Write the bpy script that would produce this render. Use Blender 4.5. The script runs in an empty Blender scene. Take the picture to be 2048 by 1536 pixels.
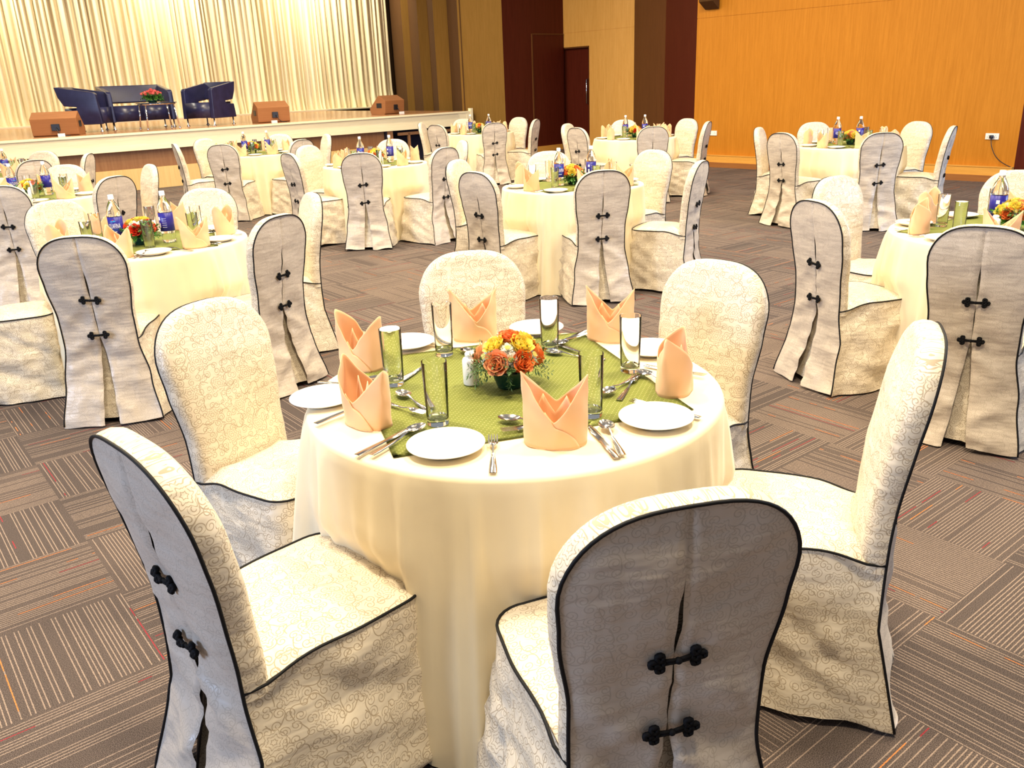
import bpy, bmesh, math, random
from math import sin, cos, pi, radians as R, sqrt, atan2
from mathutils import Vector, Matrix, noise

# ------------------------------------------------------------------ camera, world, lights, exposure
scene = bpy.context.scene
COL = scene.collection
PITCH, ROLL, CAMH, FPX = 0.343857, -0.040603, 1.5678, 1693.4
cam_data = bpy.data.cameras.new('camera')
cam = bpy.data.objects.new('camera', cam_data)
COL.objects.link(cam)
fw = Vector((0, cos(PITCH), -sin(PITCH)))
rt0 = Vector((1, 0, 0)); up0 = Vector((0, sin(PITCH), cos(PITCH)))
rt = cos(ROLL) * rt0 + sin(ROLL) * up0
up = -sin(ROLL) * rt0 + cos(ROLL) * up0
m = Matrix((rt, up, -fw)).transposed().to_4x4()
m.translation = Vector((0, 0, CAMH))
cam.matrix_world = m
cam_data.sensor_width = 36.0
cam_data.lens = FPX * 36.0 / 2048.0
cam_data.clip_end = 100
scene.camera = cam

world = bpy.data.worlds.new('world'); scene.world = world
world.use_nodes = True
bg = world.node_tree.nodes['Background']
bg.inputs[0].default_value = (0.86, 0.90, 1.0, 1)
bg.inputs[1].default_value = 0.24
scene.view_settings.view_transform = 'Standard'
scene.view_settings.look = 'None'
scene.view_settings.gamma = 1
scene.view_settings.use_curve_mapping = False
scene.view_settings.exposure = 0.22

def area(name, loc, target, size, power, color, size_y=None):
    l = bpy.data.lights.new(name, 'AREA'); l.energy = power; l.color = color; l.size = size
    if size_y: l.shape = 'RECTANGLE'; l.size_y = size_y
    o = bpy.data.objects.new(name, l); COL.objects.link(o); o.location = loc
    d = Vector(target) - Vector(loc); o.rotation_euler = d.to_track_quat('-Z', 'Y').to_euler()
    return o
WARM = (1.0, 0.83, 0.58)
# rows of warm recessed downlights high in the hall ceiling; last two added to brighten the stage front
for i, (lx, ly) in enumerate([(-5, 5), (-1.6, 3.0), (1.8, 3.2), (-3.0, 8.0), (0.6, 7.8), (4.2, 6.4), (-5.2, 11.4), (-1.4, 12), (2.2, 11.2), (0.4, 0.6), (-6.2, 14.0), (-2.2, 16.6)]):
    area('ceiling_and_fill_light', (lx, ly, 5.2), (lx, ly, 0), 0.6, 205, WARM)
# unseen lamps added to wash the curtain, aimed along it to model its pleats
for t_ in (15.0, 11.0, 7.0, 3.2):
    cpx, cpy = -3.28 - .788 * t_, 27.3 - .616 * t_
    lx, ly = cpx + .616 * 1.5, cpy - .788 * 1.5
    area('curtain_fill_light', (lx, ly, 5.3), (cpx + .788 * 4.2, cpy + .616 * 4.2, 2.0), 0.45, 150, (1.0, .90, .70))
# daylight through the tall windows left of the camera and in the right-hand wall beyond the frame
area('window_daylight', (-8.5, -1.5, 2.6), (-1.2, 4.2, 0.6), 3.6, 560, (0.50, 0.66, 1.0), 2.2)
area('window_daylight', (9.6, 4.5, 2.6), (2.6, 11.0, 0.3), 3.2, 420, (0.50, 0.66, 1.0), 2.2)

# ------------------------------------------------------------------ helpers
def newbm(): return bmesh.new()
def obj(name, bm, mat, parent=None, smooth=True, loc=None, sharp=0):
    me = bpy.data.meshes.new(name)
    bm.normal_update()
    bm.to_mesh(me); bm.free()
    if smooth:
        for p in me.polygons: p.use_smooth = True
    if smooth and sharp: me.set_sharp_from_angle(angle=R(sharp))
    for mm in (mat if isinstance(mat, (list, tuple)) else [mat]): me.materials.append(mm)
    o = bpy.data.objects.new(name, me); COL.objects.link(o)
    if parent is not None: o.parent = parent
    if loc: o.location = loc
    return o
def empty(name, loc=(0, 0, 0), rz=0, label=None, cat=None, group=None):
    o = bpy.data.objects.new(name, None); COL.objects.link(o)
    o.empty_display_size = .1; o.location = loc; o.rotation_euler = (0, 0, rz)
    tag(o, label, cat, group)
    return o
def tag(o, label=None, cat=None, group=None, kind=None):
    if label: o['label'] = label
    if cat: o['category'] = cat
    if group: o['group'] = group
    if kind: o['kind'] = kind
    return o
def kids(o): return [c for c in bpy.data.objects if c.parent == o]
def dup_tree(src, loc, rz, label, cat, group):
    tree = TREES.setdefault(src.name, None) or TREES.__setitem__(src.name, [(c, kids(c)) for c in kids(src)]) or TREES[src.name]
    r = src.copy(); COL.objects.link(r); r.location = loc; r.rotation_euler = (0, 0, rz)
    tag(r, label, cat, group)
    for c, gs in tree:
        n = c.copy(); COL.objects.link(n); n.parent = r
        for g in gs:
            k = g.copy(); COL.objects.link(k); k.parent = n
    return r
TREES = {}
def box(bm, x0, x1, y0, y1, z0, z1, mat=None):
    vs = [bm.verts.new(c) for c in ((x0, y0, z0), (x1, y0, z0), (x1, y1, z0), (x0, y1, z0), (x0, y0, z1), (x1, y0, z1), (x1, y1, z1), (x0, y1, z1))]
    fs = [bm.faces.new([vs[i] for i in f]) for f in ((3, 2, 1, 0), (4, 5, 6, 7), (0, 1, 5, 4), (1, 2, 6, 5), (2, 3, 7, 6), (3, 0, 4, 7))]
    if mat:
        bmesh.ops.transform(bm, matrix=mat, verts=vs)
    return vs
def bevel(bm, w, seg=2, angle=35):
    es = [e for e in bm.edges if len(e.link_faces) == 2 and e.calc_face_angle(0) > R(angle)]
    bmesh.ops.bevel(bm, geom=es, offset=w, segments=seg, affect='EDGES', profile=.6)
def prism(bm, pts, axis, a0, a1):
    """polygon pts (u,v) extruded along axis x: (a,u,v)  y: (u,a,v)  z: (u,v,a)"""
    f = {'x': lambda a, u, v: (a, u, v), 'y': lambda a, u, v: (u, a, v), 'z': lambda a, u, v: (u, v, a)}[axis]
    A = [bm.verts.new(f(a0, u, v)) for u, v in pts]; B = [bm.verts.new(f(a1, u, v)) for u, v in pts]
    n = len(pts)
    fs = [bm.faces.new(A), bm.faces.new(B[::-1])]
    for i in range(n): fs.append(bm.faces.new((A[i], B[i], B[(i + 1) % n], A[(i + 1) % n])))
    bmesh.ops.recalc_face_normals(bm, faces=fs)
    return A + B
def lathe(bm, prof, n=24, c=(0, 0), closed=False):
    rings = []
    for r, z in prof:
        if r < 1e-6: rings.append([bm.verts.new((c[0], c[1], z))])
        else: rings.append([bm.verts.new((c[0] + r * cos(2 * pi * i / n), c[1] + r * sin(2 * pi * i / n), z)) for i in range(n)])
    seq = list(zip(rings, rings[1:])) + ([(rings[-1], rings[0])] if closed else [])
    for a, b in seq:
        for i in range(n):
            j = (i + 1) % n
            if len(a) == 1 and len(b) == 1: continue
            if len(a) == 1: bm.faces.new((a[0], b[j], b[i]))
            elif len(b) == 1: bm.faces.new((a[i], a[j], b[0]))
            else: bm.faces.new((a[i], a[j], b[j], b[i]))
def tube(bm, pts, r, n=6, closed=False, cap=True):
    pts = [Vector(p) for p in pts]; N = len(pts); rings = []
    ref = None
    for i, p in enumerate(pts):
        if closed: t = pts[(i + 1) % N] - pts[i - 1]
        else: t = pts[min(i + 1, N - 1)] - pts[max(i - 1, 0)]
        if t.length < 1e-9: t = Vector((0, 0, 1))
        t.normalize()
        if ref is None:
            ref = Vector((0, 0, 1)) if abs(t.z) < .9 else Vector((1, 0, 0))
        ref = (ref - t * ref.dot(t))
        if ref.length < 1e-5: ref = t.orthogonal()
        ref.normalize(); b = t.cross(ref)
        rr = r[i] if isinstance(r, (list, tuple)) else r
        rings.append([bm.verts.new(p + rr * (cos(2 * pi * k / n) * ref + sin(2 * pi * k / n) * b)) for k in range(n)])
    for i in range(N if closed else N - 1):
        a, b2 = rings[i], rings[(i + 1) % N]
        for k in range(n): bm.faces.new((a[k], a[(k + 1) % n], b2[(k + 1) % n], b2[k]))
    if cap and not closed:
        bm.faces.new(rings[0][::-1]); bm.faces.new(rings[-1])
def nz(x, y, z=0): return noise.noise(Vector((x, y, z)))
def sstep(a, b, x):
    t = max(0, min(1, (x - a) / (b - a))); return t * t * (3 - 2 * t)

# ------------------------------------------------------------------ materials
def mk(name):
    mt = bpy.data.materials.new(name); mt.use_nodes = True
    nt = mt.node_tree; bs = nt.nodes['Principled BSDF']
    return mt, nt, bs
def ramp(nt, fac, stops):
    n = nt.nodes.new('ShaderNodeValToRGB')
    while len(n.color_ramp.elements) < len(stops): n.color_ramp.elements.new(.5)
    for e, (p, c) in zip(n.color_ramp.elements, stops): e.position = p; e.color = (*c, 1)
    nt.links.new(fac, n.inputs[0]); return n.outputs[0]
class NB:
    """small node-graph builder"""
    def __init__(s, nt): s.nt = nt
    def m(s, op, a, b=None, c=None, clamp=False):
        n = s.nt.nodes.new('ShaderNodeMath'); n.operation = op; n.use_clamp = clamp
        for i, v in enumerate((a, b, c)):
            if v is None: continue
            if isinstance(v, (int, float)): n.inputs[i].default_value = v
            else: s.nt.links.new(v, n.inputs[i])
        return n.outputs[0]
    def v(s, op, a, b=None, scale=None):
        n = s.nt.nodes.new('ShaderNodeVectorMath'); n.operation = op
        for i, x in enumerate((a, b)):
            if x is None: continue
            if isinstance(x, tuple): n.inputs[i].default_value = x
            else: s.nt.links.new(x, n.inputs[i])
        if scale is not None:
            if isinstance(scale, (int, float)): n.inputs['Scale'].default_value = scale
            else: s.nt.links.new(scale, n.inputs['Scale'])
        return n.outputs['Value'] if op in ('LENGTH', 'DOT_PRODUCT', 'DISTANCE') else n.outputs['Vector']
    def sep(s, a):
        n = s.nt.nodes.new('ShaderNodeSeparateXYZ'); s.nt.links.new(a, n.inputs[0]); return n.outputs
    def comb(s, x, y, z=0):
        n = s.nt.nodes.new('ShaderNodeCombineXYZ')
        for i, v in enumerate((x, y, z)):
            if isinstance(v, (int, float)): n.inputs[i].default_value = v
            else: s.nt.links.new(v, n.inputs[i])
        return n.outputs[0]
    def coord(s, kind='Object'):
        return s.nt.nodes.new('ShaderNodeTexCoord').outputs[kind]
    def noise(s, vec, scale, detail=3, rough=.5):
        n = s.nt.nodes.new('ShaderNodeTexNoise'); n.inputs['Scale'].default_value = scale
        n.inputs['Detail'].default_value = detail; n.inputs['Roughness'].default_value = rough
        s.nt.links.new(vec, n.inputs['Vector']); return n.outputs['Fac']
    def white(s, vec):
        n = s.nt.nodes.new('ShaderNodeTexWhiteNoise'); n.noise_dimensions = '3D'
        s.nt.links.new(vec, n.inputs['Vector']); return n.outputs['Value']
    def mix(s, f, a, b):
        n = s.nt.nodes.new('ShaderNodeMix'); n.data_type = 'RGBA'
        for sock, v in ((n.inputs[0], f), (n.inputs[6], a), (n.inputs[7], b)):
            if isinstance(v, tuple): sock.default_value = (*v, 1)
            elif isinstance(v, (int, float)): sock.default_value = v
            else: s.nt.links.new(v, sock)
        return n.outputs[2]
    def bump(s, h, strength, dist, bs, prev=None):
        n = s.nt.nodes.new('ShaderNodeBump'); n.inputs['Strength'].default_value = strength
        n.inputs['Distance'].default_value = dist
        s.nt.links.new(h, n.inputs['Height'])
        if prev is not None: s.nt.links.new(prev, n.inputs['Normal'])
        s.nt.links.new(n.outputs[0], bs.inputs['Normal']); return n.outputs[0]
    def scale(s, vec, k):
        return s.v('MULTIPLY', vec, k)
def simple(name, col, rough=.5, metal=0, noise_amt=0.0, nscale=20, bump=0, bscale=200, **kw):
    mt, nt, bs = mk(name); nb = NB(nt)
    bs.inputs['Roughness'].default_value = rough; bs.inputs['Metallic'].default_value = metal
    c = nb.coord()
    nn = nb.noise(c, nscale, 3)
    dark = tuple(x * (1 - noise_amt) for x in col); lite = tuple(min(1, x * (1 + noise_amt)) for x in col)
    nt.links.new(ramp(nt, nn, [(.3, dark), (.7, lite)]), bs.inputs['Base Color'])
    if bump: nb.bump(nb.noise(c, bscale, 2), bump, .001, bs)
    for k, v in kw.items(): bs.inputs[k].default_value = v
    return mt

def damask(name, base, line, rough=.42):
    """satin cover with woven flowers and scrolls; UV in metres"""
    mt, nt, bs = mk(name); nb = NB(nt)
    uv = nb.coord('UV')
    CW, CH = .105, .085
    X, Y, _ = nb.sep(uv)
    v = nb.m('DIVIDE', Y, CH); row = nb.m('FLOOR', v)
    u = nb.m('ADD', nb.m('DIVIDE', X, CW), nb.m('MULTIPLY', row, .5))
    fx = nb.m('MULTIPLY', nb.m('SUBTRACT', nb.m('FRACT', u), .5), CW)
    fy = nb.m('MULTIPLY', nb.m('SUBTRACT', nb.m('FRACT', v), .5), CH)
    r = nb.m('SQRT', nb.m('ADD', nb.m('MULTIPLY', fx, fx), nb.m('MULTIPLY', fy, fy)))
    th = nb.m('ARCTAN2', fy, fx)
    wob = nb.m('ADD', 1.0, nb.m('ADD', nb.m('MULTIPLY', nb.m('COSINE', nb.m('MULTIPLY', th, 6)), .16), nb.m('MULTIPLY', nb.m('COSINE', nb.m('MULTIPLY', th, 12)), .08)))
    rr = nb.m('DIVIDE', r, wob)
    def ring(k, w): return nb.m('LESS_THAN', nb.m('ABSOLUTE', nb.m('SUBTRACT', rr, k)), w)
    fl = nb.m('MAXIMUM', ring(.0205, .0009), nb.m('MAXIMUM', ring(.013, .0009), ring(.0055, .0009)))
    inner = nb.m('LESS_THAN', rr, .0225)
    # curling scrolls
    vo = nt.nodes.new('ShaderNodeTexVoronoi'); vo.voronoi_dimensions = '2D'; vo.inputs['Scale'].default_value = 44
    vo.inputs['Randomness'].default_value = .75
    nt.links.new(uv, vo.inputs['Vector'])
    loc = nb.v('SUBTRACT', nb.scale(uv, (44, 44, 44)), nb.scale(vo.outputs['Position'], (44, 44, 44)))
    lx, ly, _ = nb.sep(loc)
    d = nb.m('SQRT', nb.m('ADD', nb.m('MULTIPLY', lx, lx), nb.m('MULTIPLY', ly, ly)))
    a2 = nb.m('DIVIDE', nb.m('ARCTAN2', ly, lx), 2 * pi)
    cr = nb.sep(vo.outputs['Color'])
    sgn = nb.m('SUBTRACT', nb.m('MULTIPLY', nb.m('GREATER_THAN', cr[0], .5), 2), 1)
    sp = nb.m('FRACT', nb.m('ADD', nb.m('ADD', nb.m('MULTIPLY', d, 3.6), nb.m('MULTIPLY', a2, sgn)), cr[1]))
    spl = nb.m('MULTIPLY', nb.m('LESS_THAN', nb.m('ABSOLUTE', nb.m('SUBTRACT', sp, .5)), .15), nb.m('LESS_THAN', d, .5))
    spl = nb.m('MULTIPLY', spl, nb.m('GREATER_THAN', d, .1))
    v2 = nt.nodes.new('ShaderNodeTexVoronoi'); v2.voronoi_dimensions = '2D'; v2.inputs['Scale'].default_value = 21
    v2.inputs['Randomness'].default_value = .6
    nt.links.new(uv, v2.inputs['Vector'])
    l2 = nb.v('SUBTRACT', nb.scale(uv, (21, 21, 21)), nb.scale(v2.outputs['Position'], (21, 21, 21)))
    mx, my, _ = nb.sep(l2)
    d2 = nb.m('SQRT', nb.m('ADD', nb.m('MULTIPLY', mx, mx), nb.m('MULTIPLY', my, my)))
    th2 = nb.m('ARCTAN2', my, mx); c2 = nb.sep(v2.outputs['Color'])
    rr2 = nb.m('ADD', d2, nb.m('MULTIPLY', nb.m('SINE', nb.m('ADD', nb.m('MULTIPLY', th2, 3), nb.m('MULTIPLY', c2[0], 6))), .05))
    vine = nb.m('LESS_THAN', nb.m('ABSOLUTE', nb.m('SUBTRACT', rr2, .44)), .024)
    vine = nb.m('MULTIPLY', vine, nb.m('GREATER_THAN', nb.m('SINE', nb.m('ADD', th2, nb.m('MULTIPLY', c2[1], 6))), -.55))
    rest = nb.m('MULTIPLY', nb.m('MAXIMUM', spl, vine), nb.m('SUBTRACT', 1, inner))
    L = nb.m('MAXIMUM', fl, rest)
    soft = nb.noise(uv, 6, 2)
    bcol = ramp(nt, soft, [(.3, tuple(x * .93 for x in base)), (.7, base)])
    nt.links.new(nb.mix(nb.m('MULTIPLY', L, .72), bcol, line), bs.inputs['Base Color'])
    nt.links.new(nb.m('ADD', rough, nb.m('MULTIPLY', L, .3)), bs.inputs['Roughness'])
    bs.inputs['Specular IOR Level'].default_value = .55
    bs.inputs['Sheen Weight'].default_value = .15
    # fold relief then woven relief
    st = nb.scale(uv, (3.2, 11, 1))
    n0 = nb.bump(nb.noise(st, 1.0, 3, .55), .5, .03, bs)
    st2 = nb.scale(uv, (18, 3, 1))
    n1 = nb.bump(nb.noise(st2, 1.0, 2, .5), .35, .008, bs, n0)
    nb.bump(L, .35, .0008, bs, n1)
    return mt
M = {}
M['damask'] = damask('cream_damask_satin', (.74, .65, .50), (.30, .215, .12))
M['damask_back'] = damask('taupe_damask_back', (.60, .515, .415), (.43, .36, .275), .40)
M['piping'] = simple('black_piping', (.006, .006, .007), .6, **{'Specular IOR Level': .2})
M['frog'] = simple('black_cord', (.004, .004, .005), .7, bump=.5, bscale=900, **{'Specular IOR Level': .15})
M['metal_leg'] = simple('chair_leg_metal', (.45, .42, .38), .35, .8)

def wood(name, c1, c2, rough=.45, vertical=True, scale=1.0, spec=.4):
    mt, nt, bs = mk(name); nb = NB(nt)
    c = nb.coord()
    st = nb.scale(c, (22 * scale, 22 * scale, 1.1 * scale) if vertical else (1.4 * scale, 1.4 * scale, 30 * scale))
    n = nb.noise(st, 1.6, 5, .65)
    n2 = nb.noise(st, 9, 3, .7)
    f = nb.m('ADD', nb.m('MULTIPLY', n, .65), nb.m('MULTIPLY', n2, .35))
    nt.links.new(ramp(nt, f, [(.35, c1), (.65, c2)]), bs.inputs['Base Color'])
    bs.inputs['Roughness'].default_value = rough; bs.inputs['Specular IOR Level'].default_value = spec
    nb.bump(f, .08, .002, bs)
    return mt
M['orange_wood'] = wood('orange_teak_panel', (.44, .160, .011), (.55, .215, .020), .5, spec=.15)
M['amber_wood'] = wood('amber_ash_panel', (.60, .30, .062), (.72, .385, .10), .5, spec=.2)
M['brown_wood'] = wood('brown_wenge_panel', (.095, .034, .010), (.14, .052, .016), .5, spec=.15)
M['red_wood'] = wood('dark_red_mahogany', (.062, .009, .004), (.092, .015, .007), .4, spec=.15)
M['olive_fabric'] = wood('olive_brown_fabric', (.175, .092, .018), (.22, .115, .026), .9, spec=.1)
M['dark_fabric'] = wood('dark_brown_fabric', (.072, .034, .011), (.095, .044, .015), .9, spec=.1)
M['cream_wood'] = wood('pale_maple_fascia', (.84, .72, .46), (.92, .83, .58), .4, vertical=False)
M['under_wood'] = wood('brown_under_stage_panel', (.24, .11, .045), (.32, .16, .07), .55)
M['yellow_wood'] = wood('yellow_kick_panel', (.60, .40, .15), (.72, .50, .21), .5)
M['monitor_wood'] = wood('brown_carpeted_cabinet', (.28, .11, .035), (.36, .15, .05), .7, vertical=False, scale=.6)
M['skirting_wood'] = wood('amber_skirting', (.62, .30, .05), (.74, .38, .08), .35, vertical=False)
M['skirting_base'] = wood('brown_skirting_base', (.26, .09, .02), (.33, .13, .03), .5, vertical=False)

def stage_floor():
    mt, nt, bs = mk('polished_parquet'); nb = NB(nt); c = nb.coord()
    x, y, z = nb.sep(c)
    pl = nb.m('FLOOR', nb.m('DIVIDE', y, .12)); pk = nb.m('FLOOR', nb.m('DIVIDE', nb.m('ADD', x, nb.m('MULTIPLY', pl, .37)), .9))
    w = nb.white(nb.comb(pl, pk))
    g = nb.noise(nb.scale(c, (2, 30, 1)), 2, 4)
    f = nb.m('ADD', nb.m('MULTIPLY', w, .5), nb.m('MULTIPLY', g, .5))
    nt.links.new(ramp(nt, f, [(.2, (.36, .16, .07)), (.8, (.52, .27, .13))]), bs.inputs['Base Color'])
    bs.inputs['Roughness'].default_value = .22; return mt
M['stage_floor'] = stage_floor()

def carpet():
    mt, nt, bs = mk('striped_carpet_tiles'); nb = NB(nt); c = nb.coord()
    x, y, _ = nb.sep(c); T = .46
    ix, iy = nb.m('FLOOR', nb.m('DIVIDE', x, T)), nb.m('FLOOR', nb.m('DIVIDE', y, T))
    par = nb.m('FLOORED_MODULO', nb.m('ADD', ix, iy), 2.0)
    fx, fy = nb.m('SUBTRACT', x, nb.m('MULTIPLY', ix, T)), nb.m('SUBTRACT', y, nb.m('MULTIPLY', iy, T))
    # coordinate across the stripes
    u = nb.m('ADD', nb.m('MULTIPLY', fx, par), nb.m('MULTIPLY', fy, nb.m('SUBTRACT', 1, par)))
    vv = nb.m('ADD', nb.m('MULTIPLY', fy, par), nb.m('MULTIPLY', fx, nb.m('SUBTRACT', 1, par)))
    P = .0118
    k = nb.m('FLOOR', nb.m('DIVIDE', u, P)); fr = nb.m('FRACT', nb.m('DIVIDE', u, P))
    rnd = nb.white(nb.comb(k, ix, iy)); rnd2 = nb.white(nb.comb(nb.m('ADD', k, 31.7), ix, iy))
    tile = nb.white(nb.comb(ix, iy, 7.3))
    dens = nb.m('ADD', .48, nb.m('MULTIPLY', tile, .35))
    wob = nb.m('MULTIPLY', nb.m('SUBTRACT', nb.noise(c, 260, 1), .5), .35)
    band = nb.m('LESS_THAN', nb.m('ABSOLUTE', nb.m('SUBTRACT', nb.m('ADD', fr, wob), .5)), .13)
    line = nb.m('MULTIPLY', band, nb.m('LESS_THAN', rnd, dens))
    seg = nb.m('GREATER_THAN', nb.noise(nb.comb(nb.m('MULTIPLY', vv, 5), nb.m('MULTIPLY', k, 3.1), nb.m('ADD', ix, nb.m('MULTIPLY', iy, 9.0))), 1.0, 1), .5)
    col_on = nb.m('MULTIPLY', nb.m('MULTIPLY', band, nb.m('GREATER_THAN', rnd2, .93)), seg)
    isred = nb.m('GREATER_THAN', rnd2, .972)
    speck = nb.noise(c, 420, 2, .8)
    base = ramp(nt, speck, [(.36, (.026, .022, .022)), (.5, (.082, .068, .062)), (.66, (.20, .170, .152))])
    tint = nb.mix(tile, (.85, .8, .8), (1.15, 1.05, 1.0))
    mul = nt.nodes.new('ShaderNodeMix'); mul.data_type = 'RGBA'; mul.blend_type = 'MULTIPLY'; mul.inputs[0].default_value = 1
    nt.links.new(base, mul.inputs[6]); nt.links.new(tint, mul.inputs[7])
    lc = ramp(nt, speck, [(.3, (.19, .14, .11)), (.7, (.39, .30, .24))])
    c1 = nb.mix(line, mul.outputs[2], lc)
    cc = nb.mix(isred, (.62, .20, .06), (.30, .03, .04))
    nt.links.new(nb.mix(col_on, c1, cc), bs.inputs['Base Color'])
    bs.inputs['Roughness'].default_value = .95; bs.inputs['Specular IOR Level'].default_value = .15
    nb.bump(nb.m('ADD', speck, nb.m('MULTIPLY', line, .4)), .5, .004, bs)
    return mt
M['carpet'] = carpet()

def cloth(name, col, rough=.75, weave=1500, fold=.25):
    mt, nt, bs = mk(name); nb = NB(nt); c = nb.coord()
    n = nb.noise(c, 5, 3)
    nt.links.new(ramp(nt, n, [(.3, tuple(x * .94 for x in col)), (.7, col)]), bs.inputs['Base Color'])
    bs.inputs['Roughness'].default_value = rough; bs.inputs['Sheen Weight'].default_value = .2
    n0 = nb.bump(nb.noise(nb.scale(c, (1, 1, .6)), 7, 3), fold, .02, bs)
    nb.bump(nb.noise(c, weave, 1), .15, .0006, bs, n0)
    return mt
M['tablecloth'] = cloth('cream_cotton_cloth', (.86, .745, .50), .7)
M['napkin'] = cloth('peach_linen', (.85, .50, .26), .75, 1800, .15)
def green():
    mt, nt, bs = mk('green_dotted_runner'); nb = NB(nt); c = nb.coord()
    x, y, _ = nb.sep(c)
    row = nb.m('FLOOR', nb.m('DIVIDE', y, .0095))
    fx = nb.m('SUBTRACT', nb.m('FRACT', nb.m('ADD', nb.m('DIVIDE', x, .014), nb.m('MULTIPLY', row, .5))), .5)
    fy = nb.m('SUBTRACT', nb.m('FRACT', nb.m('DIVIDE', y, .0095)), .5)
    d = nb.m('ADD', nb.m('MULTIPLY', nb.m('MULTIPLY', fx, fx), 2.2), nb.m('MULTIPLY', fy, fy))
    dot = nb.m('LESS_THAN', d, .035)
    w = nb.noise(nb.scale(c, (3, 60, 1)), 4, 3)
    b = ramp(nt, w, [(.3, (.27, .31, .055)), (.7, (.36, .40, .085))])
    nt.links.new(nb.mix(dot, b, (.62, .62, .26)), bs.inputs['Base Color'])
    bs.inputs['Roughness'].default_value = .8
    n0 = nb.bump(w, .3, .002, bs); nb.bump(dot, .3, .0008, bs, n0)
    return mt
M['green'] = green()
M['china'] = simple('white_china', (.90, .88, .83), .12, **{'Coat Weight': .5})
M['steel'] = simple('polished_steel', (.62, .57, .50), .16, 1.0)
M['chrome'] = simple('chrome', (.75, .74, .74), .12, 1.0)
def glassm(name, col=(1, 1, 1), rough=0.0, ior=1.45, alpha=1):
    mt, nt, bs = mk(name)
    bs.inputs['Base Color'].default_value = (*col, 1); bs.inputs['Transmission Weight'].default_value = 1
    bs.inputs['Roughness'].default_value = rough; bs.inputs['IOR'].default_value = ior
    return mt
M['glass'] = glassm('clear_glass', (.995, 1, .995), ior=1.36)
M['plastic'] = glassm('clear_bottle_plastic', (.95, .97, .96), .03, 1.30)
M['label'] = simple('blue_label', (.018, .014, .24), .35)
M['white_print'] = simple('white_print', (.85, .85, .88), .5)
M['cyan_print'] = simple('cyan_print', (.03, .30, .65), .5)
M['red_print'] = simple('red_print', (.70, .05, .04), .5)
M['cap'] = simple('white_cap', (.88, .88, .86), .4)
M['leather'] = simple('navy_leather', (.018, .018, .060), .32, noise_amt=.2, nscale=8, bump=.25, bscale=140)
M['black'] = simple('black_plastic', (.012, .012, .016), .4)
M['white_plastic'] = simple('white_plastic', (.85, .84, .80), .4)
M['bowl'] = simple('dark_green_bowl', (.006, .035, .022), .25)
M['table_glass'] = simple('dark_table_glass', (.03, .035, .045), .06)
for k, c in dict(orange=(.86, .22, .045), peach=(.90, .36, .16), yellow=(.90, .68, .10), red=(.72, .045, .015), white=(.95, .93, .80), pink=(.85, .16, .14), pollen=(.80, .66, .16)).items():
    M['petal_' + k] = simple(k + '_petal', c, .55, noise_amt=.18, nscale=60, **{'Subsurface Weight': .12})
M['leaf'] = simple('rosemary_green', (.055, .12, .025), .6, noise_amt=.5, nscale=50)
M['leaf2'] = simple('fresh_leaf_green', (.07, .22, .03), .55, noise_amt=.5, nscale=50)
def curtain_mat():
    mt, nt, bs = mk('gold_cream_satin_curtain'); nb = NB(nt); c = nb.coord()
    n = nb.noise(nb.scale(c, (6, 6, .3)), 1, 3)
    nt.links.new(ramp(nt, n, [(.3, (.82, .68, .38)), (.7, (.92, .82, .56))]), bs.inputs['Base Color'])
    bs.inputs['Roughness'].default_value = .45; bs.inputs['Specular IOR Level'].default_value = .6
    bs.inputs['Sheen Weight'].default_value = .3
    nb.bump(nb.noise(nb.scale(c, (30, 30, 1.2)), 1, 3), .4, .02, bs)
    return mt
M['curtain'] = curtain_mat()
M['dark_void'] = simple('dark_recess_shade', (.012, .008, .022), .9)

# ------------------------------------------------------------------ hall: floor, walls, stage
CA = R(38)
def structure(name, bm, mat, loc=(0, 0, 0), rz=0, parent=None, smooth=False):
    o = obj(name, bm, mat, parent, smooth); o.location = loc; o.rotation_euler = (0, 0, rz)
    if parent is None: o['kind'] = 'structure'
    return o
bm = newbm(); box(bm, -16, 22, -22, 24, -.05, 0)
structure('floor', bm, M['carpet'], (0, 0, 0), CA)

def wall_seg(bm, a, b, z0, z1, th=.12):
    a, b = Vector(a), Vector(b); d = (b - a).normalized(); n = Vector((-d.y, d.x)) * th
    pts = [a, b, b + n, a + n]
    A = [bm.verts.new((p.x, p.y, z0)) for p in pts]; B = [bm.verts.new((p.x, p.y, z1)) for p in pts]
    fs = [bm.faces.new(A), bm.faces.new(B[::-1])]
    for i in range(4): fs.append(bm.faces.new((A[i], A[(i + 1) % 4], B[(i + 1) % 4], B[i])))
    bmesh.ops.recalc_face_normals(bm, faces=fs)
TOP = 5.6
# right wall: orange veneer with a thin horizontal joint
RA, RB = Vector((3.418, 15.684)), Vector((6.917, 11.702))
rd = (RB - RA).normalized(); rn = Vector((-rd.y, rd.x))       # rn points away from the hall (behind the wall)
bm = newbm(); wall_seg(bm, RA, RB, 0, 2.435); wall_seg(bm, RA, RB, 2.443, TOP); wall_seg(bm, RA + rn * .006, RB + rn * .006, 2.43, 2.45)
structure('wall_right', bm, M['orange_wood'])
bm = newbm(); wall_seg(bm, RB, RB + rd * 2.2, 0, TOP)
structure('wall_right_end', bm, M['red_wood'])
# skirting of the right wall: amber plinth over a brown kick strip
def off(p, k): return p - rn * k
bm = newbm(); wall_seg(bm, off(RA, .07), off(RB, .07), .085, .205, .07); wall_seg(bm, off(RA, .078), off(RB, .078), .195, .207, .07)
bs_o = structure('baseboard_right', bm, M['skirting_wood'])
bm = newbm(); wall_seg(bm, off(RA, .10), off(RB, .10), 0, .085, .1)
structure('skirting_kick', bm, M['skirting_base'], parent=bs_o)
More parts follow.
